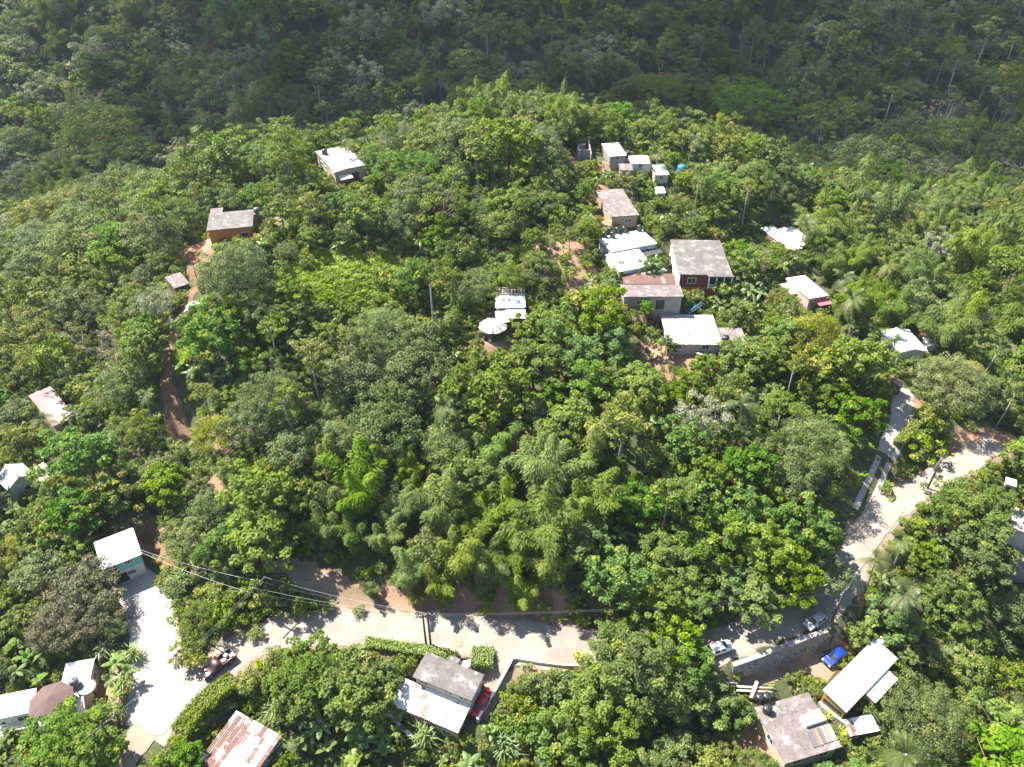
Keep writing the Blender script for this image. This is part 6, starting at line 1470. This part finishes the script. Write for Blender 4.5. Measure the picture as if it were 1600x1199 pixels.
# ground cover
def cover(n, xr, yr, ok):
    out = []
    X = rng.uniform(*xr, n); Y = rng.uniform(*yr, n)
    return [(x, y, float(hgt(x, y))) for x, y in zip(X, Y) if ok(x, y)]
def so(x, y): 
    fx, fy = int((x - GX0) / GS), int((y - GY0) / GS); return soil[min(fy, soil.shape[0]-1), min(fx, soil.shape[1]-1)]
def ok_cover(x, y):
    if abs(x) > .74 * y + 58: return False
    if so(x, y) > .4 and rng.random() < .9: return False
    return not blocked_world(x, y, .45)
P = cover(28000, (-190, 190), (32, 236), ok_cover)
P = [p for p in P if rng.random() < .07 or not in_poly(np.array([p[0]]), np.array([p[1]]), GRASS_POLY)[0]]
protos = [p[0] for p in PROTO['shrub']]
mid = []
for k in range(2): q = make_shrub(L_MID, k); mid.append(q[0])
scatter('undergrowth', P, rng.uniform(.28, .62, len(P)), rng.uniform(0, 6.28, len(P)), rng.integers(0, 6, len(P)), protos + mid, 'tangled low undergrowth covering the slopes', 'undergrowth')
def tuft():
    n = 26; a = rng.uniform(0, 6.28, n); L = rng.uniform(.5, 1.2, n); r = rng.uniform(0, .5, n); V = []; Fc = []; T = []
    for i in range(n):
        b0 = np.array([r[i] * math.cos(a[i] * 3), r[i] * math.sin(a[i] * 3), -.05]); o_ = np.array([math.cos(a[i]), math.sin(a[i]), 0]); s_ = np.array([-o_[1], o_[0], 0]) * .07
        m_ = b0 + o_ * L[i] * .25 + np.array([0, 0, L[i] * .7]); t_ = b0 + o_ * L[i] * .7 + np.array([0, 0, L[i] * .85]); k = len(V)
        V += [b0 - s_, b0 + s_, m_ + s_, m_ - s_, t_ + s_ * .2, t_ - s_ * .2]; Fc += [(k, k+1, k+2, k+3), (k+3, k+2, k+4, k+5)]; T += [rng.random()] * 2
    return fast_mesh('grass_tuft', V, Fc, L_GRASS, T)
P = []
for poly, n in ((GRASS_POLY, 3200), (GRASS2, 700)):
    lo, hi = poly.min(0), poly.max(0); X = rng.uniform(lo[0], hi[0], n); Y = rng.uniform(lo[1], hi[1], n)
    P += [(x, y, float(hgt(x, y))) for x, y in zip(X, Y) if in_poly(np.array([x + 1.6 * math.sin(y * .9) + rng.normal() * .9]), np.array([y + 1.6 * math.sin(x * .8) + rng.normal() * .9]), poly)[0] and not blocked_world(x, y, .3)]
V_ = cover(7000, (-100, 100), (42, 190), lambda x, y: so(x, y) < .9 and not blocked_world(x, y, .2) and rng.random() < .5)
P += V_
scatter('grass', P, rng.uniform(.7, 1.3, len(P)), rng.uniform(0, 6.28, len(P)), rng.integers(0, 3, len(P)), [tuft() for _ in range(3)], 'tall yellow-green grass of the clearing and verges', 'grass')

# ------------------------------------------------------------------ passing clouds that shade the far hillside
b = MB(); h_ = 420.0; off = TOSUN * (h_ / TOSUN[2])
def puff(x, y, r, z=0.0, sq=.3):
    n = 14; vs = []; fs = []; m = 9; ph = rng.uniform(0, 6.28, 6)
    for i in range(m + 1):
        t_ = math.pi * i / m
        for j in range(n):
            a = 2 * math.pi * j / n; k = 1 + .16 * math.sin(3 * a + ph[0]) * math.sin(t_) + .1 * math.sin(5 * a + ph[1]); vs.append((x + r * k * math.sin(t_) * math.cos(a), y + r * k * math.sin(t_) * math.sin(a), z + r * sq * math.cos(t_)))
    for i in range(m):
        for j in range(n): fs.append((i*n+j, i*n+(j+1) % n, (i+1)*n+(j+1) % n, (i+1)*n+j))
    b.add(vs, fs, 0, True)
for gx_, gy_, r_ in CLOUD_SPOTS:
    puff(gx_ + off[0], gy_ + off[1], r_, h_ + rng.uniform(-8, 8))
M_CLOUD = plain('cloud_white', (.9, .9, .9), 1.0, var=.02)
t = M_CLOUD.node_tree; tp_ = t.nodes.new('ShaderNodeBsdfTransparent'); mx = t.nodes.new('ShaderNodeMixShader'); mx.inputs[0].default_value = CLOUD_T
t.links.new(t.nodes['Principled BSDF'].outputs[0], mx.inputs[1]); t.links.new(tp_.outputs[0], mx.inputs[2]); t.links.new(mx.outputs[0], t.nodes['Material Output'].inputs['Surface'])
o = b.build('cloud', M_CLOUD); tag(o, 'low cloud bank whose shadow darkens the far hillside', 'cloud', None, 'stuff')

# ------------------------------------------------------------------ haze, light, camera
b = MB(); b.box(GX0 - 2, GX1 + 2, -14, GY1 + 2, float(G.min()) - 2, 142)
hm = bpy.data.materials.new('haze_air'); hm.use_nodes = True; t = hm.node_tree; t.nodes.remove(t.nodes['Principled BSDF'])
pv = t.nodes.new('ShaderNodeVolumePrincipled'); pv.inputs['Color'].default_value = (.72, .82, 1.0, 1); pv.inputs['Density'].default_value = HAZE; pv.inputs['Anisotropy'].default_value = .2
t.links.new(pv.outputs[0], t.nodes['Material Output'].inputs['Volume'])
if HAZE > 0:
    o = b.build('haze', hm); tag(o, 'thin bluish haze over the valley', 'haze', None, 'stuff')
w = bpy.data.worlds.new('World'); SC.world = w; w.use_nodes = True; t = w.node_tree
sk = t.nodes.new('ShaderNodeTexSky'); sk.sky_type = 'NISHITA'; sk.sun_disc = False
sk.sun_elevation = math.asin(TOSUN[2]); sk.sun_rotation = math.atan2(TOSUN[0], TOSUN[1])
t.links.new(sk.outputs[0], t.nodes['Background'].inputs['Color']); t.nodes['Background'].inputs['Strength'].default_value = SKY
l = bpy.data.lights.new('sun', 'SUN'); l.energy = SUN; l.angle = R_(.53); l.color = (1.0, .95, .87)
o = bpy.data.objects.new('sun', l); COL.objects.link(o); o.rotation_euler = Vector(TOSUN).to_track_quat('Z', 'Y').to_euler(); o.location = (0, 0, 300)
cam = bpy.data.cameras.new('camera'); cam.sensor_fit = 'HORIZONTAL'; cam.sensor_width = 36; cam.lens = 36 * F / 1600; cam.clip_end = 3000; cam.clip_start = .5
o = bpy.data.objects.new('camera', cam); COL.objects.link(o); o.location = (0, 0, CAM_H); o.rotation_euler = (math.pi / 2 - PITCH, 0, 0); SC.camera = o
SC.view_settings.view_transform = 'Standard'; SC.view_settings.look = 'None'; SC.view_settings.gamma = 1; SC.view_settings.exposure = EXPO
SC.render.engine = 'CYCLES'; cy = SC.cycles
cy.max_bounces = 5; cy.diffuse_bounces = 2; cy.glossy_bounces = 2; cy.transmission_bounces = 3; cy.volume_bounces = 0; cy.transparent_max_bounces = 16; cy.caustics_reflective = False; cy.caustics_refractive = False
